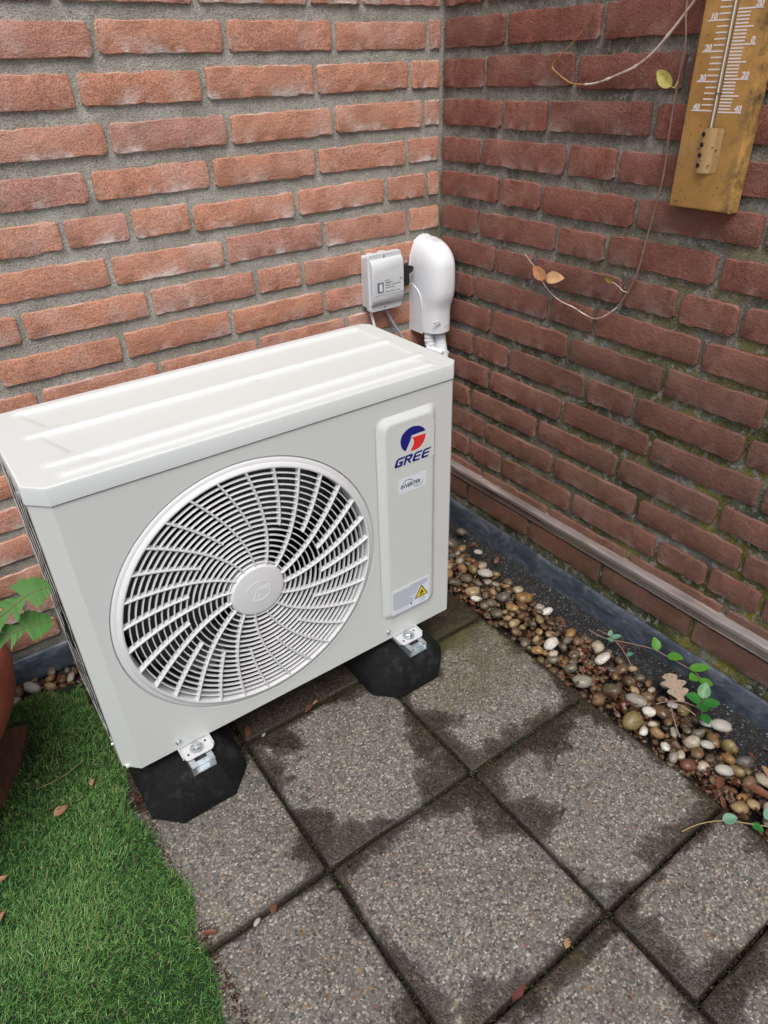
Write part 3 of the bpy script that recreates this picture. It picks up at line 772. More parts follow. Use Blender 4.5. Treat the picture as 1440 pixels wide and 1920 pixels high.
# ---- side guard (left): wires over the coil
gd = thing('x', None, None, (0, 0, 0)); bpy.data.objects.remove(gd)
mb = MB(); mb.box(AX0, AX0+.0009, AYB-.024, AYB-.004, AZ0, zt); mb.box(AX0, AX0+.0009, AYF+CH+.0225, AYB-.0245, AZ0, AZ0+.022); mb.box(AX0, AX0+.0009, AYF+CH+.0225, AYB-.0245, zt-.018, zt)
side_frame = mb.go('side_frame', M['casing'], unit)
for k in range(4):
    y0 = AYF+CH+.050+k*.050; rg = []
    for i in range(53):
        z = AZ0+.020+(zt-AZ0-.034)*i/52; zig = .0085*(2*abs(((i/8.+k*.5) % 1)*2-1)-1); w_ = .0060
        rg.append([(AX0-.0008, y0-w_+zig, z), (AX0-.0008, y0+w_+zig, z), (AX0-.0004, y0+w_+zig, z), (AX0-.0004, y0-w_+zig, z)])
    MB().loft(rg).go('guard_slat', M['casing'], side_frame, 30)
MB().lathe([(0, -.004), (.0035, -.0035), (.0048, 0)], (AX0-.0005, AYF+CH+.012, AZ0+.045), 'x', 14).go('screw', M['zinc'], unit, True)
MB().box(AX0-.006, AX0+.0, AYF+CH+.018, AYF+CH+.024, AZ1-LIDH-.002, AZ1-LIDH+.010, .001).go('wire_clip', M['zinc'], unit)

# ---- fan grille
gy = AYF-.0055
mb = MB()
mb.lathe([(FR-.0016, .0095), (FR-.0016, .0030), (FR-.0030, .0006), (FR-.0052, -.0010), (FR-.0095, -.0014), (.2215, -.0052), (.2185, -.0062), (.2165, -.0056), (.2158, -.003), (.2140, .014), (.2130, .020)], (FX, AYF, FZ), 'y', 128)
gr = mb.go('fan_grille', M['grille'], unit, 32)
# bell mouth and chamber behind
MB().lathe([(.213, .0205), (.2145, .05), (.217, .085)], (FX, AYF, FZ), 'y', 96).go('bell_mouth', plain('orifice_metal', (.05, .054, .054), .5), unit, True)
MB().lathe([(.2171, .086), (.28, .088)], (FX, AYF, FZ), 'y', 48).go('chamber_wall', M['dark'], unit)
mb = MB()
for (x0, x1, y0, y1, z0, z1) in ((AX0+.027, -.602, AYF+.09, AYF+.092, AZ0+.008, zt-.006),): pass
mb.box(AX0+.027, -.608, AYB-.030, AYB-.024, AZ0+.010, zt-.006); mb.go('rear_coil', M['copper'], unit)
pitch_r = .0097; ring_r = [.2165-pitch_r*k for k in range(1, 18)]
for k, r in enumerate(ring_r):
    t_ = .00100
    MB().lathe([(r+t_, -.0030), (r+t_*.8, .0014), (r-t_*.8, .0014), (r-t_, -.0030), (r-.0004, -.0037), (r+.0004, -.0037), (r+t_, -.0030)], (FX, AYF, FZ), 'y', 96).go('grille_ring', M['grille'], gr, 35)
a0 = 63.3
for k in range(30):
    long_ = k % 2 == 0
    rin = .0475 if long_ else .1187; n = 22 if long_ else 12; rg = []
    for i in range(n+1):
        r = .2172+(rin-.2172)*i/n; u = (.2166-r)/.165; th = R(a0+12*k-15.5*u-7.0*u*u)
        dr = Vector((math.cos(th), 0, math.sin(th))); tg = Vector((-math.sin(th), 0, math.cos(th)))
        c = Vector((FX, AYF, FZ))+dr*r; hw = .0014+.0003*(1-u)
        yf_ = -.0062+.0010*u; yb_ = .0040
        rg.append([c+tg*hw+Vector((0, yf_+.0006, 0)), c+tg*hw*.5+Vector((0, yf_, 0)), c-tg*hw*.5+Vector((0, yf_, 0)), c-tg*hw+Vector((0, yf_+.0006, 0)), c-tg*hw*1.1+Vector((0, yb_, 0)), c+tg*hw*1.1+Vector((0, yb_, 0))])
    MB().loft(rg).go('grille_rib', M['grille'], gr, 35)
hub = MB().lathe([(0, -.0068), (.040, -.0068), (.0445, -.0060), (.0468, -.0040), (.0490, .0), (.0495, .012)], (FX, AYF, FZ), 'y', 64).go('grille_hub', M['grille'], gr, 30)
# logo pressed in the hub: ring and flag
LOGO_B = [(-.4332, .553), (-.4350, .5575), (-.4398, .5620), (-.4448, .5652), (-.4503, .5672), (-.4568, .5688), (-.4633, .5687), (-.4700, .5671), (-.4762, .5641), (-.4808, .5606), (-.4841, .5563), (-.4859, .5512), (-.4863, .5456), (-.4853, .5400), (-.4832, .5341), (-.4798, .5298), (-.4755, .5264), (-.4700, .5362), (-.4648, .5456), (-.4635, .5498), (-.4622, .5528), (-.4475, .5532)]
LOGO_R = [(-.4622, .5482), (-.4326, .5477), (-.4328, .5430), (-.4336, .5392), (-.4362, .5340), (-.4398, .5293), (-.4448, .5257), (-.4505, .5238), (-.4575, .5230), (-.4651, .5234), (-.4628, .5275), (-.4605, .5314), (-.4586, .5350), (-.4578, .5387), (-.4580, .5425), (-.4598, .5460)]
lc = (-.4597, .5457)
def hubmap(u, v, s=.80): return (FX+(u-lc[0])*s, FZ+(v-lc[1])*s)
mb = MB()
ring_ = [(lc[0]+.0275*math.cos(t), lc[1]+.0235*math.sin(t)) for t in [2*math.pi*i/48 for i in range(49)]]
pts = [(*hubmap(*p), ) for p in ring_]
mb.tube([(p[0], AYF-.0068, p[1]) for p in pts], .00055, 5, False)
fl = [(-.4755, .5264), (-.4648, .5456), (-.4622, .5528), (-.4332, .553), (-.4326, .5477), (-.4622, .5478), (-.4578, .5387), (-.4651, .5234)]
mb.tube([(hubmap(*p)[0], AYF-.0068, hubmap(*p)[1]) for p in fl], .00055, 5)
mb.go('pressed_emblem', M['grille'], hub, True)
# fan behind the grille
fy = AYF+.052
prop = thing('x', None, None, (0, 0, 0)); bpy.data.objects.remove(prop)
mb = MB(); mb.lathe([(0, -.018), (.04, -.018), (.05, -.010), (.052, .03)], (FX, fy, FZ), 'y', 40)
for b in range(3):
    t0 = R(25+120*b); rg = []; NI, NJ = 10, 12; base = len(mb.V); Vb = []
    for i in range(NI+1):
        r = .048+(.205-.048)*i/NI
        for j in range(NJ+1):
            s_ = j/NJ; th = t0+s_*R(78)-(r-.05)*1.8; y = fy+.022-.042*s_+.018*(s_-.5)**2
            Vb.append((FX+r*math.cos(th), y, FZ+r*math.sin(th)))
    mb.add(Vb, [(i*(NJ+1)+j, (i+1)*(NJ+1)+j, (i+1)*(NJ+1)+j+1, i*(NJ+1)+j+1) for i in range(NI) for j in range(NJ)])
mb.go('fan_rotor', M['blade'], unit, 40)
mb = MB(); mb.lathe([(0, 0), (.045, 0), (.045, .07)], (FX, AYF+.11, FZ), 'y', 30); mb.box(FX-.02, FX-.012, AYF+.13, AYF+.14, AZ0+.01, zt-.01); mb.box(FX+.012, FX+.02, AYF+.13, AYF+.14, AZ0+.01, zt-.01); mb.go('fan_motor', M['blade'], unit, 40)

# ---- print and stickers on the service field
def flat(name, poly, y, mat, parent, th=.00025): return MB().prism(poly, lambda u, v, k: (u, y-th*k, v)).go(name, mat, parent)
film = flat('emblem_sticker', rrect(-.5005, -.4135, .4985, .5715, .002, 2), PLAT-.0001, M['label_film'], unit, .00015)
flat('emblem', LOGO_B, PLAT-.0003, M['blue'], film); flat('emblem', LOGO_R, PLAT-.0003, M['red'], film)
def onplate(x0, z0, y): return lambda a, b, c: (x0+a, y-c-.0002, z0+b)
# lettering built from slanted strokes
def strokes(name, polys, mat, parent, y):
    mb = MB()
    for p in polys: mb.prism(p, lambda u, v, k: (u, y-.00025*k, v))
    return mb.go(name, mat, parent)
def gree_letters(x0, z0, h, w, gap):
    sl = .34; P = []; G = .07
    def S(x, z): return (x0+ox+x*w+z*h*sl, z0+z*h)
    def bar(pts):
        cx, cy = sum(p[0] for p in pts)/len(pts), sum(p[1] for p in pts)/len(pts)
        P.append([S(a+math.copysign(.035, a-cx), b+math.copysign(.035, b-cy)) for a, b in pts])
    ox = 0.                                                            # G
    bar([(.30, 1), (1.05, 1), (1.03, .84), (.36, .84)]); bar([(.30, 1), (.36, .84), (.26, .72), (.24, .30), (.0, .30), (.02, .78), (.12, .94)])
    bar([(.0, .30), (.24, .30), (.30, .16), (.42, .0), (.12, .0), (.02, .12)]); bar([(.42, .0), (.30, .16), (.74, .16), (.98, .0)]); bar([(.98, .0), (.72, .14), (.72, .42), (.96, .42)])
    bar([(.50, .54), (.98, .54), (.96, .40), (.50, .40)])
    ox = (w+gap)                                                        # R
    bar([(.0, .0), (.24, .0), (.24, .84), (.0, 1.)]); bar([(.0, 1), (.80, 1), (.88, .94), (.66, .85), (.24, .85)]); bar([(.88, .94), (.96, .86), (.96, .60), (.88, .50), (.70, .58), (.72, .80), (.66, .85)])
    bar([(.24, .58), (.70, .58), (.88, .50), (.80, .44), (.24, .44)]); bar([(.42, .44), (.68, .44), (1.02, .0), (.76, .0)])
    for q in (2, 3):                                                    # E E
        ox = q*(w+gap)
        bar([(.30, 1), (1.08, 1), (.98, .88), (.36, .86)]); bar([(.30, 1), (.36, .86), (.24, .74), (.23, .28), (.0, .28), (.02, .78), (.12, .93)])
        bar([(.0, .28), (.23, .28), (.30, .14), (.36, .0), (.14, .0), (.02, .10)]); bar([(.30, .14), (.98, .12), (.90, .0), (.36, .0)]); bar([(.23, .56), (.98, .56), (.88, .44), (.23, .44)])
    return P
strokes('brand_lettering', gree_letters(-.5000, .5015, .0158, .0160, .0032), M['blue'], film, PLAT-.0003)
st = flat('inverter_sticker', [(-.4918, .4445), (-.4310, .4440), (-.4306, .4735), (-.4914, .4738)], PLAT-.0001, M['sticker'], unit)
text('lettering', 'INVERTER', M['ink_black'], st, onplate(-.4885, .4550, PLAT-.0004), .0106, .93, .22, .00008)
def arc(cx, cz, rx, rz, a0, a1, w0, w1, n=22):
    o_ = []; i_ = []
    for k in range(n+1):
        t = R(a0+(a1-a0)*k/n); s_ = k/n; w_ = w0+(w1-w0)*s_; w_ *= math.sin(math.pi*min(1, .12+s_*.88))**.5 if s_ < 1 else .2
        o_.append((cx+(rx+w_/2)*math.cos(t), cz+(rz+w_/2)*math.sin(t))); i_.append((cx+(rx-w_/2)*math.cos(t), cz+(rz-w_/2)*math.sin(t)))
    return o_+i_[::-1]
flat('swoosh', arc(-.4715, .4590, .0125, .0105, 200, 15, .0006, .0014), PLAT-.0004, M['blue'], st)
flat('swoosh', arc(-.4495, .4605, .0125, .0105, 215, 350, .0008, .0018), PLAT-.0004, M['green_ink'], st)
ws = flat('warning_sticker', [(-.5140, .1762), (-.4233, .1726), (-.4222, .2353), (-.5124, .2360)], PLAT-.0001, M['sticker'], unit)
mb = MB(); rnd = random.Random(3)
for k in range(15):
    z = .2295-k*.00305; xr = -.4265 if k < 3 else (-.4270 if k < 4 else -.448-.0011*(k-3) if k < 11 else -.462)
    if k == 0: xl = -.470
    else: xl = -.5105
    if k in (9,): xr = -.472
    x = xl
    while x < xr:
        L = rnd.uniform(.0018, .0058); x2 = min(x+L, xr); mb.add([(x, PLAT-.0005, z), (x2, PLAT-.0005, z), (x2, PLAT-.0005, z+.00125), (x, PLAT-.0005, z+.00125)], [(0, 1, 2, 3)]); x = x2+.0007
mb.go('fine_print', M['ink'], ws)
tri = [(-.4588, .1905), (-.4248, .1905), (-.4418, .2198)]
flat('warning_triangle', tri, PLAT-.0004, M['ink_black'], ws)
c3 = (sum(p[0] for p in tri)/3, sum(p[1] for p in tri)/3)
flat('warning_triangle', [(c3[0]+(p[0]-c3[0])*.80, c3[1]+(p[1]-c3[1])*.80) for p in tri], PLAT-.0007, M['yellow'], ws)
fc = (-.4418, .1962); fs = .0036
flat('flame', [(fc[0]+a*fs, fc[1]+b*fs) for a, b in [(-.9, .3), (-1.15, 1.1), (-.7, 1.9), (-.55, 1.5), (-.1, 2.3), (-.25, 3.2), (.45, 2.6), (.75, 1.9), (1.15, 2.1), (1.2, 1.1), (.9, .3), (.45, .0), (.55, .7), (.1, 1.2), (-.2, .6), (-.4, .0)]], PLAT-.0010, M['ink_black'], ws)
flat('flame_base', [(fc[0]-.0052, fc[1]-.0022), (fc[0]+.0052, fc[1]-.0022), (fc[0]+.0052, fc[1]-.0014), (fc[0]-.0052, fc[1]-.0014)], PLAT-.0010, M['ink_black'], ws)
for (x, w_) in ((-.502, .009), (-.490, .006), (-.481, .006)):
    mb = MB()
    for (a, b, c, d) in ((x, x+w_, .1800, .1804), (x, x+w_, .1868, .1872), (x, x+.0004, .1804, .1868), (x+w_-.0004, x+w_, .1804, .1868)): mb.add([(a, PLAT-.0005, c), (b, PLAT-.0005, c), (b, PLAT-.0005, d), (a, PLAT-.0005, d)], [(0, 1, 2, 3)])
    mb.go('pictogram', M['ink'], ws)
flat('pictogram', [(-.4685, .1815), (-.4665, .1815), (-.4660, .1865), (-.4675, .1885), (-.4690, .1865)], PLAT-.0004, M['ink_black'], ws)
flat('fine_print', arc(-.4395, .1855, .010, .0055, 190, 350, .0004, .0007), PLAT-.0004, M['ink'], ws)
mb = MB()
for (a, b) in ((-.445, -.441), (-.4405, -.4345)): mb.add([(a, PLAT-.0005, .1845), (b, PLAT-.0005, .1845), (b, PLAT-.0005, .1858), (a, PLAT-.0005, .1858)], [(0, 1, 2, 3)])
mb.go('fine_print', M['ink_black'], ws)
# screws at the lower edge
for x, z in ((-.5175, .1295), (-.9575, .1255)):
    MB().lathe([(0, -.0042), (.0025, -.0040), (.0040, -.0030), (.0044, -.0012), (.0056, -.0008), (.0058, 0)], (x, AYF, z), 'y', 20).go('screw', M['zinc'], unit, 35)

# ---- steel feet of the unit and bolts, then rubber blocks with their rails
for xc in (-.934, -.4775):
    mb = MB(); t_ = .0022
    mb.prism(rrect(xc-.026, xc+.026, AYF-.030, AYF+.03, .007, 3), lambda u, v, k: (u, v, AZ0-.0052+t_*k))
    ft = mb.go('mounting_foot', M['foot'], unit)
    MB().box(xc-.0285, xc-.0263, AYF-.022, AYF+.03, AZ0-.0072, AZ0+.0008, .0005).go('foot_flange', M['foot'], unit); MB().box(xc+.0263, xc+.0285, AYF-.022, AYF+.03, AZ0-.0072, AZ0+.0008, .0005).go('foot_flange', M['foot'], unit)
    by = AYF-.0135; z = AZ0-.0029
    wsr = MB().lathe([(.004, 0), (.0118, 0), (.0125, .0008), (.0122, .0018), (.004, .0020)], (xc, by, z), 'z', 28).go('washer', M['zinc'], unit, 35)
    mb = MB(); hexa = [(xc+.0080*math.cos(R(60*i+12)), by+.0080*math.sin(R(60*i+12))) for i in range(6)]; hexb = [(xc+.0068*math.cos(R(60*i+12)), by+.0068*math.sin(R(60*i+12))) for i in range(6)]
    mb.loft([[(x, y, z+.0022) for x, y in hexa], [(x, y, z+.0068) for x, y in hexa], [(x, y, z+.0076) for x, y in hexb]]); mb.lathe([(0, .0098), (.0036, .0094), (.0040, .0088), (.0042, .0074)], (xc, by, z), 'z', 16); mb.lathe([(.0092, .0022), (.0105, .0022), (.0100, .0032), (.0085, .0034)], (xc, by, z), 'z', 20)
    mb.go('bolt', M['zinc'], unit, 30)
    for dx in (-.0175, .0175): MB().lathe([(0, .0001), (.0022, .0001)], (xc+dx, by+dx*.35, z), 'z', 10).go('slot_hole', M['black'], unit)
def foot_block(xc, rail_x, label):
    root = thing('rubber_foot', label, 'support foot', (xc, -.34, 0), 'rubber feet under the outdoor unit')
    y0, y1 = -.540, -.140; rnd = random.Random(int(abs(xc)*100))
    def oct_(hw, ya, yb, c, z):
        P = [(xc-hw, ya+c), (xc-hw+c, ya), (xc+hw-c, ya), (xc+hw, ya+c), (xc+hw, yb-c), (xc+hw-c, yb), (xc-hw+c, yb), (xc-hw, yb-c)]; Q = []
        for i in range(8):
            a, b = P[i], P[(i+1) % 8]
            m_ = 6
            for k in range(m_): t = k/m_; Q.append((a[0]+(b[0]-a[0])*t+rnd.gauss(0, .0004), a[1]+(b[1]-a[1])*t+rnd.gauss(0, .0004), z))
        return Q
    mb = MB(); mb.loft([oct_(.0885, y0, y1, .042, .001), oct_(.0905, y0-.0015, y1+.0015, .042, .004), oct_(.0895, y0, y1, .042, .034), oct_(.086, y0+.001, y1-.001, .042, .040), oct_(.063, y0+.013, y1-.013, .026, .078), oct_(.058, y0+.018, y1-.018, .023, .0835), oct_(.050, y0+.023, y1-.023, .018, .0855)])
    mb.go('rubber_block', M['rubber'], root, 32)
    # galvanised C rail let into the top
    mb = MB(); x = rail_x; ya, yb = -.528, -.152; t_ = .002; h0, h1 = .084, .1030
    mb.box(x-.0205, x-.0185, ya, yb, h0, h1); mb.box(x+.0185, x+.0205, ya, yb, h0, h1); mb.box(x-.0184, x+.0184, ya, yb, h0+.0006, h0+.0024)
    mb.box(x-.0184, x-.0105, ya, yb, h1-.0021, h1-.0001); mb.box(x+.0105, x+.0184, ya, yb, h1-.0021, h1-.0001)
    mb.go('rail', M['zinc'], root)
    MB().box(x-.0182, x+.0182, ya+.012, ya+.0135, h0+.003, h1-.003).go('rail_nut', M['zinc'], root)
    return root
foot_block(-.947, -.936, 'black rubber foot under the unit\'s left corner, its front standing beside the turf')
foot_block(-.4855, -.4785, 'black rubber foot under the unit\'s right end, beside the green algae stain')

# ================================================================== ISOLATOR SWITCH
iso = thing('isolator_switch', 'pale grey electrical isolator box with a black side handle, on the salmon wall', 'switch box', (-.186, 0, .607))
X0, X1, Zb, Zt = -.2325, -.1410, .6085, .7345
def ybox(mb, x0, x1, z0, z1, r, ys, ins):
    rings = []
    for y, i_ in zip(ys, ins): rings.append([(a, y, b) for a, b in rrect(x0+i_, x1-i_, z0+i_, z1-i_, max(r-i_*.5, .001), 5)])
    return mb.loft(rings)
ybox(MB(), X0+.003, X1-.003, Zb+.006, Zt-.006, .005, [-.002, -.024], [0, 0]).go('base', M['box_plastic'], iso, 30)
cv = ybox(MB(), X0, X1, Zb, Zt, .007, [-.0245, -.0335, -.0350], [0, 0, .0012]).go('cover', M['box_plastic'], iso, 30)
# bulged middle of the cover: a profile swept sideways
prof = [(Zb+.0125, -.0350), (Zb+.0145, -.0372), (Zb+.021, -.0432), (Zb+.030, -.0462), (Zb+.045, -.0472), (Zt-.040, -.0472), (Zt-.027, -.0462), (Zt-.018, -.0432), (Zt-.0125, -.0385), (Zt-.0115, -.0350)]
rings = []
for x, k in ((X0+.0035, 0), (X0+.0045, .8), (X0+.007, 1), (X1-.004, 1), (X1-.0015, .8), (X1-.0005, 0)):
    rings.append([(x, -.035+(y+.035)*(1 if k == 1 else k), z) for z, y in prof])
MB().loft(rings).go('cover_bulge', M['box_plastic'], cv, 38)
for x, wd in ((-.214, .017), (-.181, .021)):
    MB().lathe([(wd/2, 0), (wd/2, .0035), (wd/2-.0015, .005), (0, .0055)], (x, -.016, Zt-.0062), 'z', 20).go('knockout', M['box_plastic'], iso, 30)
for z in (Zt-.0075, Zb+.0075):
    MB().lathe([(0, -.0012), (.0026, -.0008), (.0030, 0)], ((X0+X1)/2-.003, -.0350, z), 'y', 14).go('screw', M['zinc'], iso, True)
F0 = -.0472
flat('rating_plate', [(X0+.0075, .6475), (X1-.0045, .6475), (X1-.0045, .6825), (X0+.0075, .6825)], F0-.0001, M['sticker'], iso, .0001).active_material = M['box_plastic']
win = MB()
for (a, b, c, d) in ((-.2175, -.2165, .654, .6755), (-.2035, -.2015, .654, .6755), (-.2165, -.2035, .6735, .6755), (-.2165, -.2035, .654, .6555)): win.box(a, b, F0-.0016, F0-.0003, c, d)
wf = win.go('indicator_window', M['ink'], iso)
flat('indicator', [(-.2120, .6558), (-.2055, .6558), (-.2055, .6732), (-.2120, .6732)], F0-.0004, M['white_plastic'], wf); flat('indicator', [(-.2163, .6558), (-.2122, .6558), (-.2122, .6732), (-.2163, .6732)], F0-.0004, M['ink'], wf)
pl = lambda x0, z0: (lambda a, b, c: (x0+a, F0-.0004-c*.3, z0+b))
for s_, x0, z0, sz in (('Ei-118', -.1952, .6762, .0040), ('EI-8006T-2', -.1952, .6712, .0040), ('Ui 230V  11A  400V  690V', -.1952, .6658, .0036), ('Imax  25A  IP67', -.1952, .6604, .0036), ('Germany   Made in Germany', -.1952, .6520, .0032)):
    text('print', s_, M['ink_black'], iso, pl(x0, z0), sz, 1.05, 0, .00006)
text('ce_mark', 'CE', M['ink_black'], iso, pl(-.1560, .6740), .0066, 1.0, 0, 0)
hd = [(-.1405, .6915), (-.1130, .6935), (-.1030, .6900), (-.1010, .6845), (-.1050, .6790), (-.1130, .6750), (-.1135, .6690), (-.1120, .6560), (-.1165, .6500), (-.1405, .6490), (-.1405, .6590), (-.1265, .6600), (-.1265, .6665), (-.1405, .6670)]
MB().prism(hd, lambda u, v, k: (u, -.014-.014*k, v)).go('handle', M['black'], iso)
# cables run from the box behind the unit
tag(MB().tube([(-.2150, -.016, .6140), (-.2155, -.016, .600), (-.2135, -.020, .582), (-.213, -.028, .56), (-.213, -.04, .50)], .0034, 10).go('white_cable', M['white_plastic'], None, True), 'short white cable dropping straight from the isolator box behind the unit', 'cable')
tag(MB().tube([(-.1790, -.016, .6140), (-.1755, -.017, .602), (-.163, -.020, .576), (-.142, -.026, .540), (-.125, -.034, .50)], .0036, 10).go('grey_cable', M['cable_grey'], None, True), 'grey cable slanting from the isolator box down behind the unit', 'cable')

# ================================================================== PIPE COVER
pc = thing('pipe_cover', 'white plastic trunking end cap with a rounded hood in the corner of the walls', 'pipe cover', (-.05, 0, .535))
xc = -.0525; rings = []
def sec(z, w_, d, n=26, sq=2.9):
    P = []
    for i in range(n+1):
        t = math.pi*i/n; c, s_ = math.cos(t), math.sin(t)
        P.append((xc-w_*math.copysign(abs(c)**(2/sq), c), -.001-d*abs(s_)**(2/sq), z))
    return P
zs = [(.5360, .0375, .0790), (.5372, .0390, .0805), (.560, .0392, .081), (.585, .0393, .0815), (.600, .0398, .084), (.613, .0408, .0895), (.625, .0415, .0935), (.640, .0418, .0955), (.665, .0418, .0958), (.685, .0415, .0945)]
for k in range(1, 15):
    a = R(90*k/15); z = .685+.061*math.sin(a); zs.append((z, .0415*(math.cos(a)**.55 if k < 15 else 0), max(.0945*math.cos(a)**.78, .006)))
rings = [sec(*q) for q in zs]
n = len(rings[0]); V = [v for r in rings for v in r]; F = [(i*n+j, i*n+j+1, (i+1)*n+j+1, (i+1)*n+j) for i in range(len(rings)-1) for j in range(n-1)]
F.append(tuple((len(rings)-1)*n+j for j in range(n)))
mesh('hood', V, F, M['white_plastic'], pc, 50)
# flange against the wall following the hood outline
fl = [(xc-.0435, .534), (xc-.0435, .690)]
for k in range(1, 12): a = R(180-180*k/12); fl.append((xc+.0435*math.cos(a), .690+.0610*math.sin(a)))
fl += [(xc+.0435, .690), (xc+.0435, .534)]
MB().prism(fl, lambda u, v, k: (u, -.0006-.0042*k, v)).go('flange', M['white_plastic'], pc)
# neck side plate with rounded top, and latch slot
sp = [(-.006, .536), (-.052, .536), (-.052, .600), (-.046, .622), (-.034, .637), (-.018, .645), (-.006, .647)]
MB().prism(sp, lambda u, v, k: (xc-.0412-.0018*k, u, v)).go('side_plate', M['white_plastic'], pc)
MB().box(xc-.0335, xc-.0125, -.0840, -.0822, .5655, .5665).go('latch_slot', M['ink'], pc)
MB().box(xc-.034, xc-.012, -.0850, -.081, .5625, .5650, .0008).go('latch', M['white_plastic'], pc)
for k, z in enumerate((.5560, .5525, .5495)): MB().box(xc-.002, xc+.016-.003*k, -.0821, -.0814, z, z+.0007).go('moulded_mark', M['emboss'], pc)
for dz in (0, .0035): MB().tube([(xc+.003+.012*math.cos(t), -.0400-dz*3+.0, .7435-.003*dz/.0035*.0) for t in [R(20*i) for i in range(1, 9)]], .0006, 4).go('moulded_mark', M['emboss'], pc)
# seam down the front
MB().tube([(xc, -.0800-.0006, z) if z < .59 else (xc, -.0812, z) for z in (.537, .55, .565, .585)], .0004, 4).go('seam', M['emboss'], pc)
# corrugated conduit and wrapped pipe below
def corr(name, pts, r, n, mat, label):
    pts = [Vector(p) for p in pts]; P = []; rr = []
    tot = [0]
    for a, b in zip(pts[:-1], pts[1:]): tot.append(tot[-1]+(b-a).length)
    for i in range(n*4+1):
        s_ = tot[-1]*i/(n*4); k = max(j for j in range(len(tot)) if tot[j] <= s_+1e-9); k = min(k, len(pts)-2); t = (s_-tot[k])/(tot[k+1]-tot[k]); P.append(pts[k].lerp(pts[k+1], t)); rr.append(r*(1+.06*math.cos(i*math.pi/2)))
    return tag(MB().tube(P, rr, 14).go(name, mat, None, 60), label, 'conduit')
corr('corrugated_conduit', [(xc-.020, -.048, .555), (xc-.020, -.050, .515), (xc-.014, -.062, .46), (xc-.010, -.070, .40)], .0120, 16, M['white_plastic'], 'ribbed white conduit, the left one below the white pipe hood')
corr('corrugated_conduit', [(xc+.008, -.052, .555), (xc+.008, -.055, .515), (xc+.008, -.070, .46), (xc+.006, -.080, .40)], .0150, 40, M['white_plastic'], 'finely ribbed white insulated pipe, the thick one below the white pipe hood')
tag(MB().tube([(xc+.026, -.048, .555), (xc+.026, -.050, .515), (xc+.022, -.066, .46), (xc+.018, -.076, .40)], .0052, 10).go('thin_pipe', M['box_plastic'], None, True), 'thin pale grey pipe, the rightmost below the white pipe hood', 'pipe')
tag(MB().tube([(xc-.030, -.052, .500), (xc-.004, -.074, .488), (xc+.024, -.066, .478)], [.007, .0085, .006], 12).go('tape_wrap', M['white_plastic'], None, True), 'white tape wound round the pipes below the hood', 'tape')

# ================================================================== THERMOMETER
th = thing('thermometer', 'large gilt board thermometer with white scales on the mossy wall', 'thermometer', (-.015, -.662, .876))
XF = -.030; y0, y1 = -.6105, -.7145
def tx(u, v, k): return (0, u, v)
rings = []
for x, i_ in ((-.004, 0), (XF+.004, 0), (XF+.0012, .0012), (XF, .0042)): rings.append([(x, -(.6105+i_), .876+i_), (x, -(.7145-i_), .876+i_), (x, -(.7145-i_), 1.42-i_), (x, -(.6105+i_), 1.42-i_)])
board = MB().loft(rings).go('board', M['gold'], th, 25)
def tick(ya, yb, z, h=.0012): return MB().box(XF-.0003, XF+.0001, min(ya, yb), max(ya, yb), z-h/2, z+h/2)
mb = MB()
for d in range(-10, 41):                                                # left scale, two degrees a step
    if d % 2: continue
    z = 1.1560-.00365*d
    if z > 1.40: continue
    a = -.6210 if d % 10 == 0 else -.6365
    mb.box(XF-.0003, XF+.0001, -.6545, a, z-.0009, z+.0009)
mb.go('left_scale', M['tick'], th)
mb = MB()
for k in range(-10, 31):
    z = 1.0900-.004075*k
    b = -.7000 if k % 10 == 0 else (-.6915 if k % 5 == 0 else -.6830)
    if k > 20: continue
    mb.box(XF-.0003, XF+.0001, b, -.6645, z-.00092, z+.00092)
mb.go('right_scale', M['tick'], th)
def on_b(y, z): return lambda a, b, c: (XF-.0003-c, y-a, z+b)
for s_, z in (('10', 1.1195), ('20', 1.0830), ('30', 1.0465), ('40', 1.0100)):
    text('numeral', s_, M['tick'], th, on_b(-.6240 if s_ != '40' else -.6225, z+.0009), .0108, .98, .12, .00045)
for s_, y, z in (('20', -.6885, 1.1308), ('0', -.6920, 1.0900), ('20', -.6890, 1.0493), ('40', -.6890, 1.0085)):
    text('numeral', s_, M['tick'], th, on_b(y, z+.0011), .0108, .98, .12, .00045)
MB().box(XF-.0002, XF+.0001, -.6635, -.6560, .985, 1.40).go('tube_groove', M['groove'], th)
MB().tube([(XF-.0020, -.6598, z) for z in (.985, 1.1, 1.25, 1.40)], .0026, 12).go('glass_tube', M['glass_tube'], th, True)
MB().tube([(XF-.0041, -.6607, z) for z in (.985, 1.1, 1.25, 1.40)], .0009, 6).go('capillary', M['capillary'], th, True)
MB().tube([(XF+.0005, -.6555, 1.0322), (XF-.0040, -.6565, 1.0322), (XF-.0058, -.6598, 1.0322), (XF-.0040, -.6635, 1.0320), (XF+.0005, -.6655, 1.0318)], .0006, 6).go('wire_clip', plain('rusty_wire', (.07, .025, .012), .7), th, True)
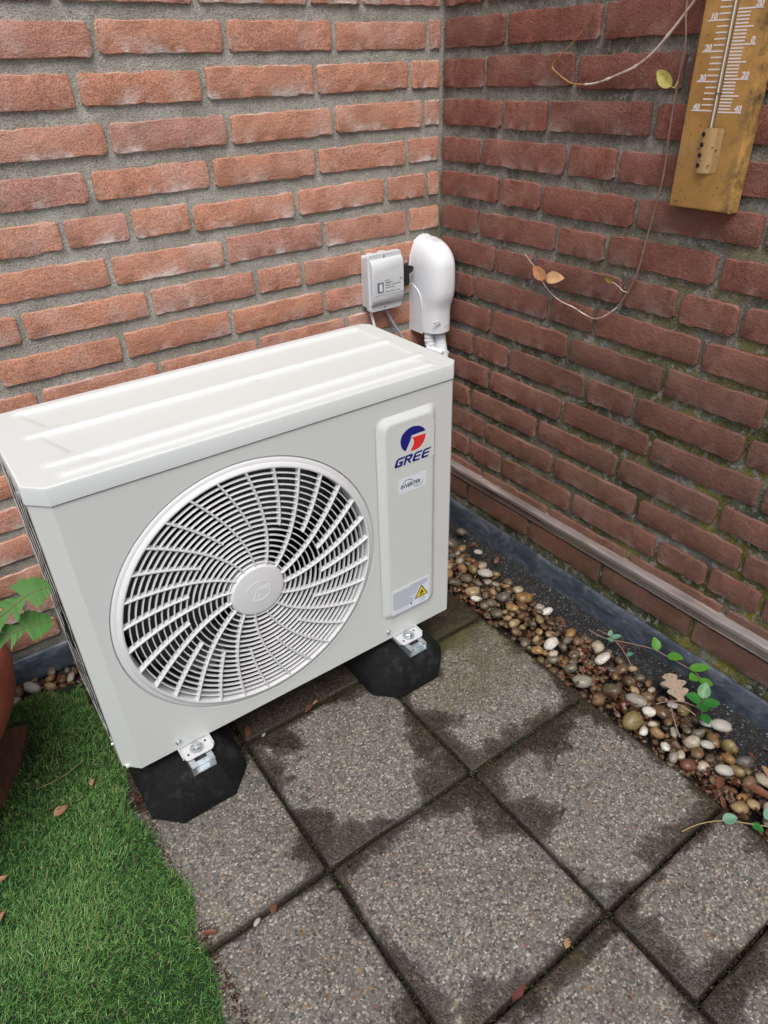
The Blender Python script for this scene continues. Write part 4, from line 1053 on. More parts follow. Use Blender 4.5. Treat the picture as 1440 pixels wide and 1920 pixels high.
# bulb cover: half-round plate with flanges and four holes
rings = []
for z, s_ in ((.9300, 0), (.9312, 1), (.9868, 1), (.9880, 0)):
    pass
prof = [(-.6420, -.0006), (-.6440, -.0012), (-.6485, -.0014), (-.6500, -.0050), (-.6520, -.0078), (-.6555, -.0090), (-.6620, -.0090), (-.6665, -.0078), (-.6690, -.0050), (-.6710, -.0014), (-.6790, -.0012), (-.6812, -.0006)]
zc0, zc1 = .9285, .9885; r_ = [[(XF+h, y, z) for y, h in prof] for z in (zc0, zc0+.003, (zc0+zc1)/2, zc1-.003, zc1)]
r_[0] = [(XF+h, y if -.679 < y < -.645 else (y-.003 if y > -.66 else y+.003), zc0) for y, h in prof]; r_[4] = [(XF+h, y if -.679 < y < -.645 else (y-.003 if y > -.66 else y+.003), zc1) for y, h in prof]
m_ = len(prof); V = [v for r in r_ for v in r]; F = [(i*m_+j, i*m_+j+1, (i+1)*m_+j+1, (i+1)*m_+j) for i in range(4) for j in range(m_-1)]
bc = mesh('bulb_cover', V, F, M['bulb_cover'], th, 50)
for k in range(4):
    z = .9802-k*.0138; c = Vector((XF-.0089, -.6545, z)); nrm = Vector((-1, .12, 0)).normalized(); a = nrm.cross(Vector((0, 0, 1)))
    P = [c+nrm*.0006+(a*math.cos(R(30*i))+Vector((0, 0, 1))*math.sin(R(30*i)))*.0032 for i in range(12)]
    mesh('vent_hole', P+[p-nrm*.0006 for p in P], [tuple(range(12)), tuple(range(12, 24))]+[(i, (i+1) % 12, 12+(i+1) % 12, 12+i) for i in range(12)], M['black'], bc)
for y, z in ((-.6455, .9600), (-.6752, .9595)): MB().lathe([(0, -.0012), (.0010, -.0010), (.0014, 0)], (XF-.0012, y, z), 'x', 10).go('pin', plain('pin_rust', (.05, .02, .01), .7), bc)

# ================================================================== LEAVES AND VINES
def leaf_mesh(outline, L, W, fold=.15, curl=.1, n=9):
    """leaf lying in the local XY plane from the origin along +X, midrib raised fold; returns V, F"""
    V = []; F = []; m = 7
    for i in range(n+1):
        t = i/n; wv = outline(t)*W/2
        for j in range(m):
            s_ = (j/(m-1))*2-1; x = t*L; y = s_*wv; z = -fold*abs(s_)*-wv+curl*L*(-(t-.4)**2+.16)+.03*L*math.sin(t*9+s_*2)*.25
            V.append((x, y, z))
    for i in range(n):
        for j in range(m-1): F.append((i*m+j, (i+1)*m+j, (i+1)*m+j+1, i*m+j+1))
    return V, F
oval = lambda t: math.sin(math.pi*min(1, t**.8))**.75 if 0 < t < 1 else .02
point = lambda t: (math.sin(math.pi*t**.62)**.9 if 0 < t < 1 else .02)
def ragged(seed):
    r = random.Random(seed); tab = [r.uniform(.55, 1.15) for _ in range(12)]
    return lambda t: max(.05, (math.sin(math.pi*t)**.6 if 0 < t < 1 else .05)*tab[min(11, int(t*11))])
def place_leaf(name, base, tip, normal, W, mat, parent, outline=point, fold=.15, curl=.1, n=9, two=True):
    base, tip = Vector(base), Vector(tip); X = tip-base; L = X.length; X.normalize(); N = Vector(normal); N = (N-X*N.dot(X)).normalized(); Y = N.cross(X)
    V, F = leaf_mesh(outline, L, W, fold, curl, n)
    W3 = [base+X*v[0]+Y*v[1]+N*v[2] for v in V]
    # give the blade thickness
    k = len(W3); W4 = W3+[p-N*.00035 for p in W3]
    m = 7; F2 = list(F)+[tuple(i+k for i in f[::-1]) for f in F]
    for i in range(n): F2 += [(i*m, (i+1)*m, (i+1)*m+k, i*m+k), (i*m+m-1, (i+1)*m+m-1, (i+1)*m+m-1+k, i*m+m-1+k)]
    return mesh(name, W4, F2, mat, parent, 60)
def spline(P, n=8):
    P = [Vector(p) for p in P]; out = []
    for i in range(len(P)-1):
        a, b, c, d = P[max(i-1, 0)], P[i], P[i+1], P[min(i+2, len(P)-1)]
        for k in range(n):
            t = k/n; out.append(.5*((2*b)+(-a+c)*t+(2*a-5*b+4*c-d)*t*t+(-a+3*b-3*c+d)*t**3))
    out.append(P[-1]); return out
def wallp(L, off=-.012): return [(off if len(p) == 2 else p[2], p[0], p[1]) for p in L]
v1 = thing('bare_vine', 'pale dry vine stem hooking across the mossy wall left of the thermometer', 'vine', (-.012, -.45, 1.04))
P = spline(wallp([(-.640, 1.215, -.03), (-.610, 1.175, -.022), (-.5822, 1.1461), (-.5355, 1.0932, -.014), (-.500, 1.069), (-.4624, 1.0557), (-.425, 1.045), (-.395, 1.0418)])); n = len(P)
MB().tube(P, [.0023-.0006*i/n+(.0009 if i % 11 == 0 else 0) for i in range(n)], 8).go('stem', M['vine'], v1, True)
P = spline(wallp([(-.395, 1.0418), (-.3650, 1.0440), (-.3354, 1.0566), (-.3174, 1.0688), (-.330, 1.082), (-.3641, 1.1061), (-.382, 1.124), (-.3925, 1.1412), (-.3989, 1.1549), (-.401, 1.170)])); n = len(P)
MB().tube(P, [.0013-.0005*i/n+(.0005 if i % 11 == 0 else 0) for i in range(n)], 7).go('tendril', M['vine_orange'], v1, True)
v2 = thing('trailing_vine', 'thin brown vine hanging down the mossy wall, ending in small peach coloured leaves', 'vine', (-.012, -.45, .66))
P = spline(wallp([(-.570, 1.26), (-.5689, 1.147), (-.5785, 1.0951), (-.5768, 1.041), (-.577, .98), (-.5797, .9151), (-.574, .86), (-.5680, .8146), (-.5635, .775), (-.5555, .7402), (-.5317, .6915)])); n = len(P)
MB().tube(P, [.0013+.0003*i/n+(.0008 if i % 10 == 0 else 0) for i in range(n)], 7).go('stem', M['vine_dark'], v2, True)
P = spline(wallp([(-.5317, .6915), (-.505, .668), (-.4813, .6576), (-.455, .661), (-.4263, .668), (-.395, .672), (-.368, .682), (-.345, .697), (-.327, .7165), (-.305, .733), (-.286, .7463)])); n = len(P)
MB().tube(P, [.0016-.0011*i/n+(.0005 if i % 14 == 0 else 0) for i in range(n)], 7).go('stem', M['vine'], v2, True)
P = spline(wallp([(-.5495, .722), (-.538, .7215), (-.526, .7275), (-.515, .7315), (-.503, .7335)]), 5)
MB().tube(P, .0008, 6).go('twig', M['vine'], v2, True)
place_leaf('leaf', (-.013, -.512, .7325), (-.015, -.494, .738), (-1, 0, 0), .009, M['leaf_olive'], v2)
MB().tube(spline(wallp([(-.338, .704), (-.345, .711), (-.352, .716)]), 4), .0008, 6).go('twig', M['vine'], v2, True)
place_leaf('leaf', (-.015, -.352, .712), (-.028, -.4090, .7225), (-.9, .15, .3), .024, M['leaf_peach'], v2, oval, .12, .15)
place_leaf('leaf', (-.015, -.3515, .708), (-.026, -.3240, .7300), (-.9, .3, .35), .026, M['leaf_pink'], v2, oval, .1, .2)
yl = place_leaf('yellow_leaf', (-.016, -.5700, 1.0400), (-.018, -.5400, 1.0610), (-1, .1, .1), .021, M['leaf_yellow'], None, oval, .2, .1)
tag(yl, 'yellow green leaf hanging on the mossy wall just left of the thermometer', 'leaf')
MB().tube([(-.016, -.5700, 1.0400), (-.0175, -.5765, 1.0375), (-.014, -.5780, 1.0465)], .0009, 6).go('leaf_stalk', M['leaf_yellow'], yl, True)

# creeping weed over the pebbles
cw = thing('creeping_weed', 'green creeping weed with oval leaves over the pebbles below the lead flashing', 'plant', (-.06, -.87, 0))
P = spline([(-.085, -.640, .010), (-.080, -.68, .012), (-.066, -.72, .022), (-.045, -.77, .030), (-.037, -.80, .028), (-.030, -.84, .026), (-.030, -.87, .026), (-.050, -.893, .026), (-.070, -.910, .026), (-.100, -.925, .026), (-.122, -.945, .024)])
MB().tube(P, .0010, 6).go('stem', M['vine_dark'], cw, True)
for b, t_, wd, mt in (((-.040, -.782, .030), (-.034, -.764, .052), .020, 'leaf'), ((-.036, -.802, .030), (-.030, -.834, .042), .021, 'leaf'), ((-.030, -.850, .028), (-.010, -.882, .044), .020, 'leaf'), ((-.036, -.872, .028), (-.062, -.872, .034), .021, 'leaf'),
                  ((-.040, -.880, .028), (-.040, -.909, .034), .017, 'leaf'), ((-.060, -.900, .028), (-.052, -.908, .040), .014, 'leaf'), ((-.082, -.914, .030), (-.058, -.902, .050), .024, 'leaf_dark'), ((-.086, -.916, .028), (-.108, -.893, .040), .022, 'leaf_dark'), ((-.090, -.920, .030), (-.078, -.947, .042), .020, 'leaf_dark'), ((-.094, -.922, .030), (-.118, -.938, .040), .024, 'leaf_dark'), ((-.112, -.936, .028), (-.128, -.958, .030), .018, 'leaf_dark')):
    place_leaf('leaf', b, t_, (-.25, -.25, 1), wd, M[mt], cw, oval, .15, .05)
cw2 = thing('creeping_weed', 'sprig with small blue green leaves over the wet pebbles beside the black roofing felt', 'plant', (-.08, -.71, 0))
MB().tube(spline([(-.075, -.655, .016), (-.080, -.69, .026), (-.085, -.72, .024), (-.095, -.75, .018), (-.11, -.78, .012)]), .0009, 6).go('stem', M['vine_dark'], cw2, True)
for b, t_, wd in (((-.080, -.690, .024), (-.067, -.683, .032), .010), ((-.080, -.695, .024), (-.064, -.708, .032), .011), ((-.084, -.705, .024), (-.096, -.695, .032), .009), ((-.092, -.745, .020), (-.085, -.756, .028), .009)):
    place_leaf('leaf', b, t_, (-.25, -.25, 1), wd, M['leaf_teal'], cw2, oval, .15, .05)
cw3 = thing('creeping_weed', 'pale stemmed sprig reaching over the last tile edge at the right of the photo', 'plant', (-.24, -1.11, 0))
MB().tube(spline([(-.335, -1.050, .003), (-.300, -1.062, .008), (-.265, -1.085, .012), (-.235, -1.118, .014), (-.200, -1.150, .012), (-.14, -1.19, .010)]), .0010, 6).go('stem', M['straw'], cw3, True)
for b, t_, wd, mt in (((-.270, -1.080, .012), (-.252, -1.094, .020), .018, 'leaf_teal'), ((-.238, -1.112, .014), (-.238, -1.132, .016), .013, 'leaf_dark'), ((-.215, -1.120, .016), (-.190, -1.125, .022), .020, 'leaf_teal'), ((-.205, -1.148, .014), (-.190, -1.165, .016), .018, 'leaf')):
    place_leaf('leaf', b, t_, (-.25, -.25, 1), wd, M[mt], cw3, oval, .15, .05)

# ================================================================== FLOWER POT, BOARD, DANDELION
PX, PY = -1.405, -.270
pot = thing('flower_pot', 'terracotta flower pot with a fat rolled rim at the left edge of the photo', 'pot', (PX, PY, .021))
MB().lathe([(0, .022), (.150, .022), (.156, .026), (.176, .12), (.204, .215), (.206, .222)], (PX, PY, 0), 'z', 72).go('pot_body', M['pot'], pot, 40)
MB().lathe([(.206, .215), (.232, .216), (.250, .228), (.262, .250), (.267, .275), (.265, .300), (.256, .322), (.240, .335), (.222, .332), (.212, .318), (.208, .296), (.205, .25)], (PX, PY, 0), 'z', 96).go('rim', M['pot'], pot, 60)
MB().lathe([(0, .286), (.12, .290), (.206, .284)], (PX, PY, 0), 'z', 48).go('potting_soil', M['soil'], pot, True)
bd = [(-1.163, -.168), (-1.178, -.205), (-1.196, -.245), (-1.228, -.300), (-1.262, -.345), (-1.46, -.42), (-1.52, -.13), (-1.30, -.120)]
t_ = MB(); t_.prism(bd, lambda u, v, k: (u+.002*math.sin(v*200), v, -.002+.0225*k)); tag(t_.go('wooden_board', M['wood'], None), 'rotting brown board lying on the turf under the flower pot', 'board')

def dandelion_leaf(name, pts, wd, nrm, parent, seed):
    rnd = random.Random(seed); P = spline(pts, 20); n = len(P); N = Vector(nrm).normalized(); V = []; F = []
    lobes = 7.5
    for i, p in enumerate(P):
        t = i/(n-1); T = (P[min(i+1, n-1)]-P[max(i-1, 0)]).normalized(); Y = N.cross(T).normalized(); N2 = T.cross(Y)
        env = (.55+.45*math.sin(math.pi*min(1, t*.9+.1)))*wd/2
        for side in (-1, 1):
            ph = (t*lobes+(.18 if side > 0 else 0)) % 1
            lob = (1-ph)**.8 if t < .80 else 1.15*math.sqrt(max(0, 1-((t-.80)/.20)**1.9))
            if t < .80: lob = .10+1.0*lob**1.3 if ph > .10 else .10+1.0*ph/.10
            wv = env*lob*(1+.10*rnd.uniform(-1, 1))*(1+.10*(i % 2)*(t < .95))+.0006
            for s_ in (1., .5):
                back = -T*wv*.35*s_
                V.append(p+Y*side*wv*s_+back*1.6*(t < .8)+N2*(.10*wv*s_+rnd.gauss(0, .00035)))
        V.append(p)
    for i in range(n-1):
        a, b = i*5, (i+1)*5
        F += [(a, b, b+1, a+1), (a+1, b+1, b+4, a+4), (a+4, b+4, b+3, a+3), (a+3, b+3, b+2, a+2)]
    o = mesh(name, V, F, M['dandelion'], parent, 60)
    MB().tube([p+N*.0006 for p in P], [.0016*(1-.75*i/n) for i in range(n)], 6).go('midrib', M['midrib'], o, True)
    return o
dn = thing('dandelion', 'bright green toothed dandelion leaves reaching out over the rim of the flower pot', 'plant', (-1.30, -.36, .28))
dandelion_leaf('leaf', [(-1.33, -.33, .30), (-1.26, -.37, .385), (-1.19, -.41, .425), (-1.126, -.42, .456), (-1.085, -.42, .474), (-1.054, -.42, .474)], .046, (-.1, -.75, .65), dn, 1)
dandelion_leaf('leaf', [(-1.33, -.34, .29), (-1.27, -.38, .370), (-1.21, -.41, .400), (-1.137, -.42, .421), (-1.10, -.42, .422), (-1.068, -.42, .416)], .046, (-.1, -.80, .60), dn, 2)

# ================================================================== PEBBLES
def pebble_mesh(seed, mat):
    rnd = random.Random(seed); bm = bmesh.new(); bmesh.ops.create_icosphere(bm, subdivisions=2, radius=1)
    sx, sy, sz = 1, rnd.uniform(.62, .88), rnd.uniform(.42, .66); off = Vector((seed*3.1, seed, 0)); e = rnd.uniform(2.2, 2.9)
    for v in bm.verts:
        p = v.co.copy(); k = (abs(p.x)**e+abs(p.y)**e+abs(p.z)**e)**(-1/e)
        p = p*(.5+.5*k); p *= 1+.26*noise.noise(p*1.1+off)+.08*noise.noise(p*2.6+off); v.co = Vector((p.x*sx, p.y*sy, p.z*sz))
    me = bpy.data.meshes.new('pebble'); bm.to_mesh(me); bm.free(); me.materials.append(mat)
    me.polygons.foreach_set('use_smooth', [True]*len(me.polygons)); return me
PEB = [pebble_mesh(k+1, M['pebble']) for k in range(12)]; PEBW = [pebble_mesh(k+31, M['pebble_white']) for k in range(2)]
gravel = thing('gravel_strip', None, None, (-.15, -.8, -.03)); gravel['kind'] = 'structure'
rnd = random.Random(77); grid = {}; placed = []
def edge_in(y): return -.088+.014*noise.noise(Vector((y*7, 1, 1)))+.010*noise.noise(Vector((y*19, 1, 1)))
def INNER(y): return float(np.interp(-y, [.05, .27, .42, .52, .66, .79, .93, 1.03, 1.3], [-.072, -.092, -.088, -.100, -.088, -.088, -.100, -.110, -.115]))
def inner(y):           # wall-side limit of the pebbles on strip B
    base = INNER(y)
    return base+.007*noise.noise(Vector((y*11, 2, 1)))
def ok(x, y, r, f=.86):
    cx, cy = int(x/.03), int(y/.03)
    for i in range(cx-2, cx+3):
        for j in range(cy-2, cy+3):
            for (a, b, q) in grid.get((i, j), ()):
                if (a-x)**2+(b-y)**2 < (f*(q+r))**2: return False
    return True
def put_pebble(x, y, r, z, me=None, rot=None):
    grid.setdefault((int(x/.03), int(y/.03)), []).append((x, y, r))
    return link('pebble', me or rnd.choice(PEB), (x, y, z), gravel, rot or (R(rnd.gauss(0, 14)), R(rnd.gauss(0, 14)), rnd.uniform(0, 6.28)), (r*1.12, r*1.12, r*1.12))
def wp(u): return u
# pale stones that stand out, then the rest of the top layer
for (x, y, r, w_) in ((-.125, -.345, .0180, 1), (-.052, -.170, .0130, 0), (-.079, -.268, .0110, 1), (-.083, -.842, .0135, 1), (-.150, -.975, .0120, 1), (-.090, -.965, .0185, 1), (-.105, -.945, .0130, 1), (-.175, -1.025, .0150, 1), (-.120, -.880, .010, 1)):
    put_pebble(x, y, r, .006, PEBW[0] if w_ else None, (.1, .1, R(-50)))
cnt = 0; tries = 0
HOLES = ((-.165, -.700, .040), (-.195, -.825, .028), (-.180, -.265, .030), (-.205, -1.03, .030), (-.150, -.40, .018))
while cnt < 225 and tries < 60000:
    tries += 1
    y = rnd.uniform(-1.32, -.05) if rnd.random() < .93 else rnd.uniform(-1.6, -1.3); r = min(.0205, max(.0070, rnd.lognormvariate(math.log(.0138), .28)))
    x = rnd.uniform(-.226, inner(y))
    if y > -.155: x = rnd.uniform(-.40, inner(y))
    if x-r < -.231 and y < -.16: continue
    if any(math.hypot(x-a, y-b) < c for a, b, c in HOLES) and rnd.random() < .85: continue
    if not ok(x, y, r): continue
    put_pebble(x, y, r, -.004+rnd.uniform(-.005, .004)+r*.2-(.006 if x > -.10 else 0)); cnt += 1
# pebbles seen in the strip along the salmon wall, left of the unit
lg = 0; tries = 0
for (x, y, r, w_) in ((-1.136, -.052, .0165, 1), (-1.092, -.030, .0130, 0), (-1.098, -.048, .0105, 0), (-1.062, -.072, .012, 1)): put_pebble(x, y, r, .004, PEBW[1] if w_ else None)
while lg < 22 and tries < 4000:
    tries += 1; r = rnd.uniform(.008, .014); x = rnd.uniform(-1.22, -.98); y = rnd.uniform(-.095, -.022)
    if ok(x, y, r): put_pebble(x, y, r, -.004+rnd.uniform(-.004, .003)); lg += 1
# small and buried stones below them: one mass
def bulk(name, n, area, rr_, zr, mat, seed):
    r_ = random.Random(seed); V = []; F = []
    src = [PEB[k] for k in range(6)]; sv = [np.array([tuple(v.co) for v in m.vertices]) for m in src]; sf = [[tuple(p.vertices) for p in m.polygons] for m in src]
    tot = 0; Vs = []; 
    for k in range(n):
        x, y = area(r_); i = r_.randrange(6); s_ = r_.uniform(*rr_); a = r_.uniform(0, 6.28); c, d = math.cos(a), math.sin(a)
        q = sv[i]*s_; q = np.stack([q[:, 0]*c-q[:, 1]*d+x, q[:, 0]*d+q[:, 1]*c+y, q[:, 2]+r_.uniform(*zr)], 1)
        Vs.append(q); F += [(f[0]+tot, f[1]+tot, f[2]+tot) for f in sf[i]]; tot += len(q)
    me = bpy.data.meshes.new(name); me.from_pydata(np.concatenate(Vs).tolist(), [], F); me.materials.append(mat); me.polygons.foreach_set('use_smooth', [True]*len(F))
    o = bpy.data.objects.new(name, me); COL.objects.link(o); o['kind'] = 'stuff'; return o
def strip_area(r_):
    if r_.random() < .18: return r_.uniform(-1.35, -.2), r_.uniform(-.14, -.02)
    y = r_.uniform(-1.7, -.03); return r_.uniform(-.228, inner(y)), y
M['pebble_bulk'] = None
def bulkm():
    t = NT('buried_pebbles', .45, .45); p = t.pos(); v = t.vor(p, 55)
    t.col(t.mix(t.noise(p, 80, 5), t.ramp(t.sep(v['Color'])[0], [(0., (.13, .065, .03)), (.2, (.18, .12, .06)), (.4, (.07, .05, .03)), (.55, (.24, .13, .05)), (.7, (.13, .115, .09)), (.85, (.24, .19, .11))], True), (.05, .03, .018)))
    t.bump(t.noise(p, 130, 4), .3, .001); return t.m
bulk('pebble_bed', 1100, strip_area, (.006, .0115), (-.022, -.010), bulkm(), 4)
# leaf litter between the stones
def litter(name, n, area, zr, smin, smax, mats, seed):
    r_ = random.Random(seed); V = []; F = []; mi = []
    for k in range(n):
        x, y = area(r_); L = r_.uniform(smin, smax); Wd = L*r_.uniform(.3, .6); a = r_.uniform(0, 6.28); N = Vector((r_.gauss(0, .45), r_.gauss(0, .45), 1)).normalized()
        X = Vector((math.cos(a), math.sin(a), 0)); X = (X-N*X.dot(N)).normalized(); Y = N.cross(X); c = Vector((x, y, r_.uniform(*zr))); b = len(V); rg = ragged(r_.randrange(999)); cu = r_.uniform(-.25, .45)
        for i in range(5):
            t = i/4; wv = rg(t)*Wd/2
            for s_ in (-1, 0, 1): V.append(c+X*(t-.5)*L+Y*s_*wv+N*(abs(s_)*wv*cu+L*.12*math.sin(t*5+k)))
        m_ = r_.randrange(len(mats))
        for i in range(4):
            for j in range(2): F.append((b+i*3+j, b+i*3+3+j, b+i*3+4+j, b+i*3+j+1)); mi.append(m_)
    o = mesh(name, V, F, None, None, mats=mats, midx=mi); o['kind'] = 'stuff'; return o
def lit_area(r_):
    c = r_.choice([(-.165, -.70, .04), (-.195, -.825, .03), (-.18, -.265, .04), (-.205, -1.03, .03), (-.19, -.20, .06), (-.12, -.26, .05), (-.19, -.40, .05), (-.13, -.62, .06), (-.17, -.72, .06), (-.19, -.80, .05), (-.12, -.83, .05), (-.21, -1.03, .04), (-.14, -1.12, .06), (-.10, -1.05, .05)])
    return min(-.055, max(-.228, r_.gauss(c[0], c[2]*.6))), r_.gauss(c[1], c[2])
litter('leaf_litter', 520, lit_area, (-.012, .006), .008, .022, [M['dead_dark'], M['dead_dark'], M['dead'], M['dead_mid'], M['dead_dark']], 12)
litter('leaf_litter', 50, lambda r_: (r_.uniform(-1.22, -1.0), r_.uniform(-.13, -.04)), (-.006, .006), .010, .024, [M['dead_dark'], M['dead']], 13)
crumbs('soil_crumbs', 3800, lambda r: (lambda q: (q[0], q[1], r.uniform(-.020, -.004), r.choice([0, 1, 1])))(strip_area(r)), [M['soil'], M['dead_dark']], .0015, .0042, seed=15)
# grit lying along the turf edge
crumbs('edge_grit', 1500, lambda r: (r.gauss(-1.043, .006), r.uniform(-.95, -.14), r.uniform(0, .002), r.choice([0, 1, 1])), [M['soil'], M['dead_dark']], .0010, .0028, seed=25)

# ================================================================== TURF
def turf():
    r_ = np.random.RandomState(5)
    def edge(y): return -1.048+.010*np.sin(y*17)+.006*np.sin(y*47+1)
    n = 150000
    y = r_.uniform(-1.25, -.082, n); x = r_.uniform(-1.62, -1.03, n)
    keep = x < edge(y)+np.abs(r_.normal(0, .0025, n))*0
    # keep the far corner thinner and ragged against the pebbles
    keep &= (y < -.095+.02*np.sin(x*31)+.012*np.sin(x*77))
    keep &= ~((x < -1.45) & (r_.rand(n) < .55))
    x, y = x[keep], y[keep]; n = len(x)
    # lay direction swirls in patches, on the whole towards +X -Y
    f1 = np.sin(x*9+2*np.sin(y*6))+np.cos(y*11+x*5)
    ang = R(-35)+.55*f1+r_.normal(0, .75, n)
    dense = np.sin(x*23+y*9)*np.cos(y*19-x*7)
    L = r_.uniform(.009, .0185, n)*(1+.12*dense); lean = np.clip(r_.normal(.95, .28, n), .2, 1.45); wd = r_.uniform(.00042, .00075, n)
    ang = np.where(r_.rand(n) < .3, r_.uniform(0, 6.28, n), ang); d = np.stack([np.cos(ang), np.sin(ang), np.zeros(n)], 1); s = np.stack([-np.sin(ang), np.cos(ang), np.zeros(n)], 1)
    base = np.stack([x, y, np.full(n, .0015)], 1)
    up = np.array([0, 0, 1.])
    m1 = base+(d*np.sin(lean*.55)[:, None]+up*np.cos(lean*.55)[:, None])*(L*.5)[:, None]
    tp = m1+(d*np.sin(lean*1.15)[:, None]+up*np.cos(lean*1.15)[:, None])*(L*.5)[:, None]
    tw = r_.normal(0, .5, n)[:, None]; s2 = s+up*tw; s2 /= np.linalg.norm(s2, axis=1)[:, None]
    w_ = wd[:, None]
    V = np.stack([base-s2*w_, base+s2*w_, m1-s2*w_*.9, m1+s2*w_*.9, tp], 1).reshape(-1, 3)
    k = np.arange(n)[:, None]*5
    tris = np.concatenate([k+np.array([[0, 1, 3]]), k+np.array([[0, 3, 2]]), k+np.array([[2, 3, 4]])], 1).reshape(-1)
    me = bpy.data.meshes.new('artificial_turf'); me.vertices.add(len(V)); me.vertices.foreach_set('co', V.reshape(-1))
    nt = len(tris)//3; me.loops.add(nt*3); me.loops.foreach_set('vertex_index', tris.astype(np.int32)); me.polygons.add(nt)
    me.polygons.foreach_set('loop_start', np.arange(nt, dtype=np.int32)*3); me.polygons.foreach_set('loop_total', np.full(nt, 3, dtype=np.int32))
    me.update(calc_edges=True)
    val = np.clip(r_.normal(.50, .26, n)+.09*np.sin(x*13+y*8)*np.sin(y*14-x*6)+.05*dense, 0, .95); dead = r_.rand(n) < .03; val[dead] = r_.uniform(.955, 1., dead.sum())
    at = me.attributes.new('rnd', 'FLOAT', 'POINT'); at.data.foreach_set('value', np.repeat(val, 5).astype(np.float32))
    me.materials.append(M['grass']); o = bpy.data.objects.new('artificial_turf', me); COL.objects.link(o); o['kind'] = 'stuff'
    # backing mat
    ys_ = np.linspace(-1.3, -.092, 90); P = [(float(edge(np.array(q)))-.003, float(q)) for q in ys_]
    Vb = [(px_, py_, .0032) for px_, py_ in P]+[(-1.75, py_, .0032) for px_, py_ in P]; nb = len(P)
    ob = mesh('turf_backing', Vb, [(i, i+1, nb+i+1, nb+i) for i in range(nb-1)], M['turf']); ob['kind'] = 'structure'
turf()

# ================================================================== LOOSE LEAVES AND BITS
def loose(label, x, y, z, L, W, ang, mat, outline=None, tilt=(0, 0), curl=.25, fold=.3, seed=1, name='dead_leaf', cat='leaf'):
    a = R(ang); d = Vector((math.cos(a), math.sin(a), 0)); c = Vector((x, y, z))
    o = place_leaf(name, c-d*L/2, c+d*L/2, (tilt[0], tilt[1], 1), W, M[mat], None, outline or ragged(seed), fold, curl)
    if label: tag(o, label, cat)
    return o
loose('orange brown dead leaf lying on the turf left of the unit\'s front foot', -1.160, -.400, .017, .026, .018, 20, 'dead_pale', oval)
loose('small curled brown leaf on the turf close to the unit\'s left corner', -1.100, -.375, .018, .014, .009, 60, 'dead_pale', seed=5)
loose('pale brown curled leaf at the left edge of the photo on the turf', -1.284, -.536, .018, .034, .012, 48, 'dead_pale', point, fold=.6)
loose('small tan leaf on the turf at the left edge, above the larger curled one', -1.268, -.470, .018, .018, .010, 10, 'dead_pale', oval)
loose('brown leaf standing on the shaded paving beside the left rubber foot', -.823, -.432, .008, .030, .013, 62, 'dead', oval, (.4, -.3), seed=3)
loose('curled red brown leaf in the shaded paving joint under the unit', -.697, -.453, .005, .024, .012, 22, 'dead', seed=9)
loose('pale tip of a dead leaf in the shaded joint beside the red brown one', -.680, -.449, .007, .014, .007, 15, 'dead_pale', seed=12)
loose('small orange leaf lying in the paving joint near the turf', -.939, -.760, .005, .016, .010, 40, 'dead', oval)
loose('curled brown leaf where the turf meets the paving joint', -1.033, -.735, .006, .026, .010, -30, 'dead', seed=21)
loose('pale torn leaf scrap beside the lowest middle paving joint', -.618, -1.057, .004, .016, .012, 30, 'dead_pale', seed=31)
chip = MB(); chip.prism([(-.732, -1.062), (-.722, -1.053), (-.706, -1.052), (-.702, -1.058), (-.716, -1.066)], lambda u, v, k: (u, v, -.008+.0085*k)); tag(chip.go('brick_chip', plain('brick_chip_red', (.10, .030, .022), .9, var=.6, bump=.6)), 'broken red brick chip stuck in the paving joint at the bottom of the photo', 'brick chip')
tag(link('pebble', PEBW[0], (-.969, -.762, .004), None, (0, 0, .4), (.0075, .006, .006)), 'small grey white stone in the paving joint near the turf', 'stone')
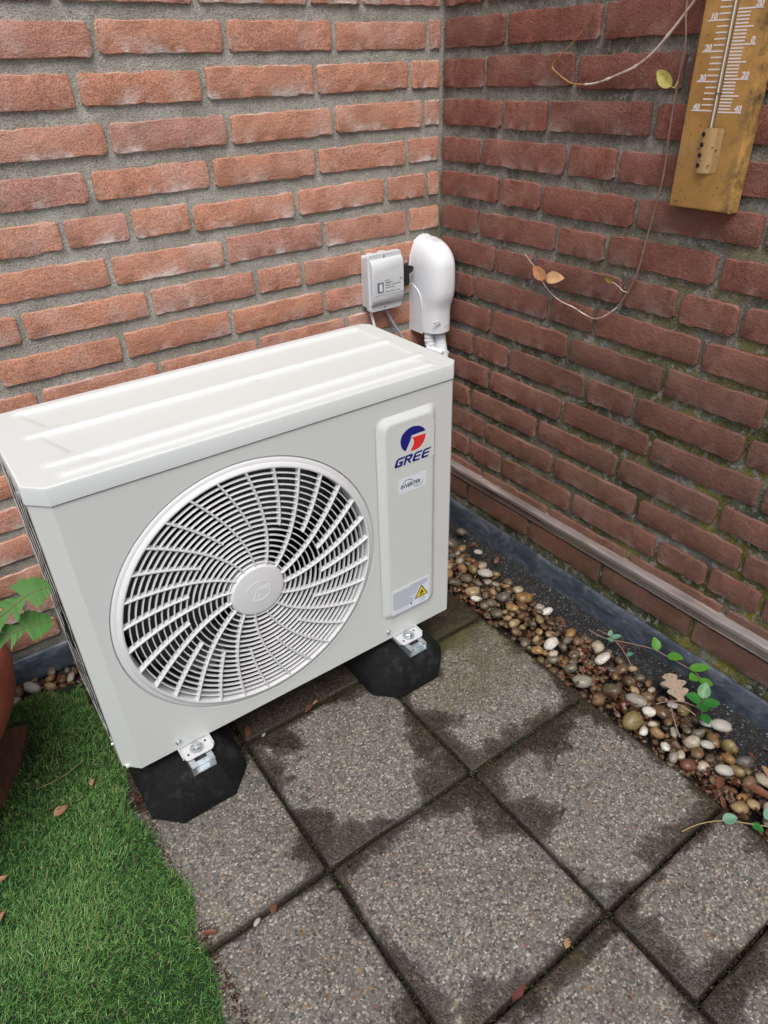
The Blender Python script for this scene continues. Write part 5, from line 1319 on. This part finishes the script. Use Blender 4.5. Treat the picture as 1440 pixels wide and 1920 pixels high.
tag(link('pebble', PEBW[1], (-.800, -.455, .003), None, (0, 0, .4), (.005, .004, .004)), 'tiny white stone at the joint beside the left rubber foot', 'stone')
# lobed tan leaf on the pebbles
lobed = lambda t: .04+.96*(math.sin(math.pi*min(1, t*.92+.05))**.8)*(.42+.58*abs(math.sin(3.3*math.pi*t+.4)))
oak_leaf = place_leaf('dead_leaf', (-.076, -.832, .026), (-.112, -.892, .022), (-.1, -.1, 1), .050, M['dead_tan'], None, lobed, .25, .15, 26)
tag(oak_leaf, 'pale tan lobed dead leaf lying on the pebbles left of the green weed', 'leaf')
loose('long rusty brown leaf in the pebbles at the lower right edge', -.168, -1.085, .006, .052, .020, -70, 'dead', seed=41)
loose('orange brown crumpled leaf among pebbles beside the last tile corner', -.205, -1.035, .008, .028, .016, 20, 'dead', seed=43)
loose('orange curled leaf on the pebbles at the right edge of the photo', -.125, -1.075, .012, .034, .018, 60, 'dead_pale', seed=44)
loose('red brown leaf among the pebbles near the unit\'s right side', -.120, -.300, .006, .026, .016, 80, 'dead', seed=45)
loose('brown curled leaf on the dark felt near the corner pebbles', -.060, -.235, .000, .022, .010, 100, 'dead', seed=46)
def twig(name, label, pts, r, mat='vine_dark', cat='twig'): tag(MB().tube(spline(pts, 6), r, 6).go(name, M[mat], None, True), label, cat)
twig('twig', 'thin arched grey twig over the pebbles left of the green weed', [(-.175, -.935, .006), (-.155, -.905, .016), (-.135, -.885, .024), (-.125, -.900, .026), (-.115, -.925, .016)], .0011)
twig('twig', 'thin brown twig crossing the pebbles below the tan lobed leaf', [(-.150, -.862, .014), (-.130, -.875, .020), (-.110, -.895, .022), (-.095, -.925, .018)], .0009)
twig('straw', 'long yellow straw lying on the turf in front of the unit\'s left corner', [(-1.185, -.330, .018), (-1.155, -.335, .021), (-1.125, -.330, .021), (-1.098, -.318, .020)], .0006, 'straw', 'straw')
twig('straw', 'short yellow straw on the turf nearer the pot', [(-1.150, -.290, .018), (-1.138, -.262, .022), (-1.128, -.236, .020)], .0005, 'straw', 'straw')
SC.render.engine = 'CYCLES'
SC.cycles.max_bounces = 6
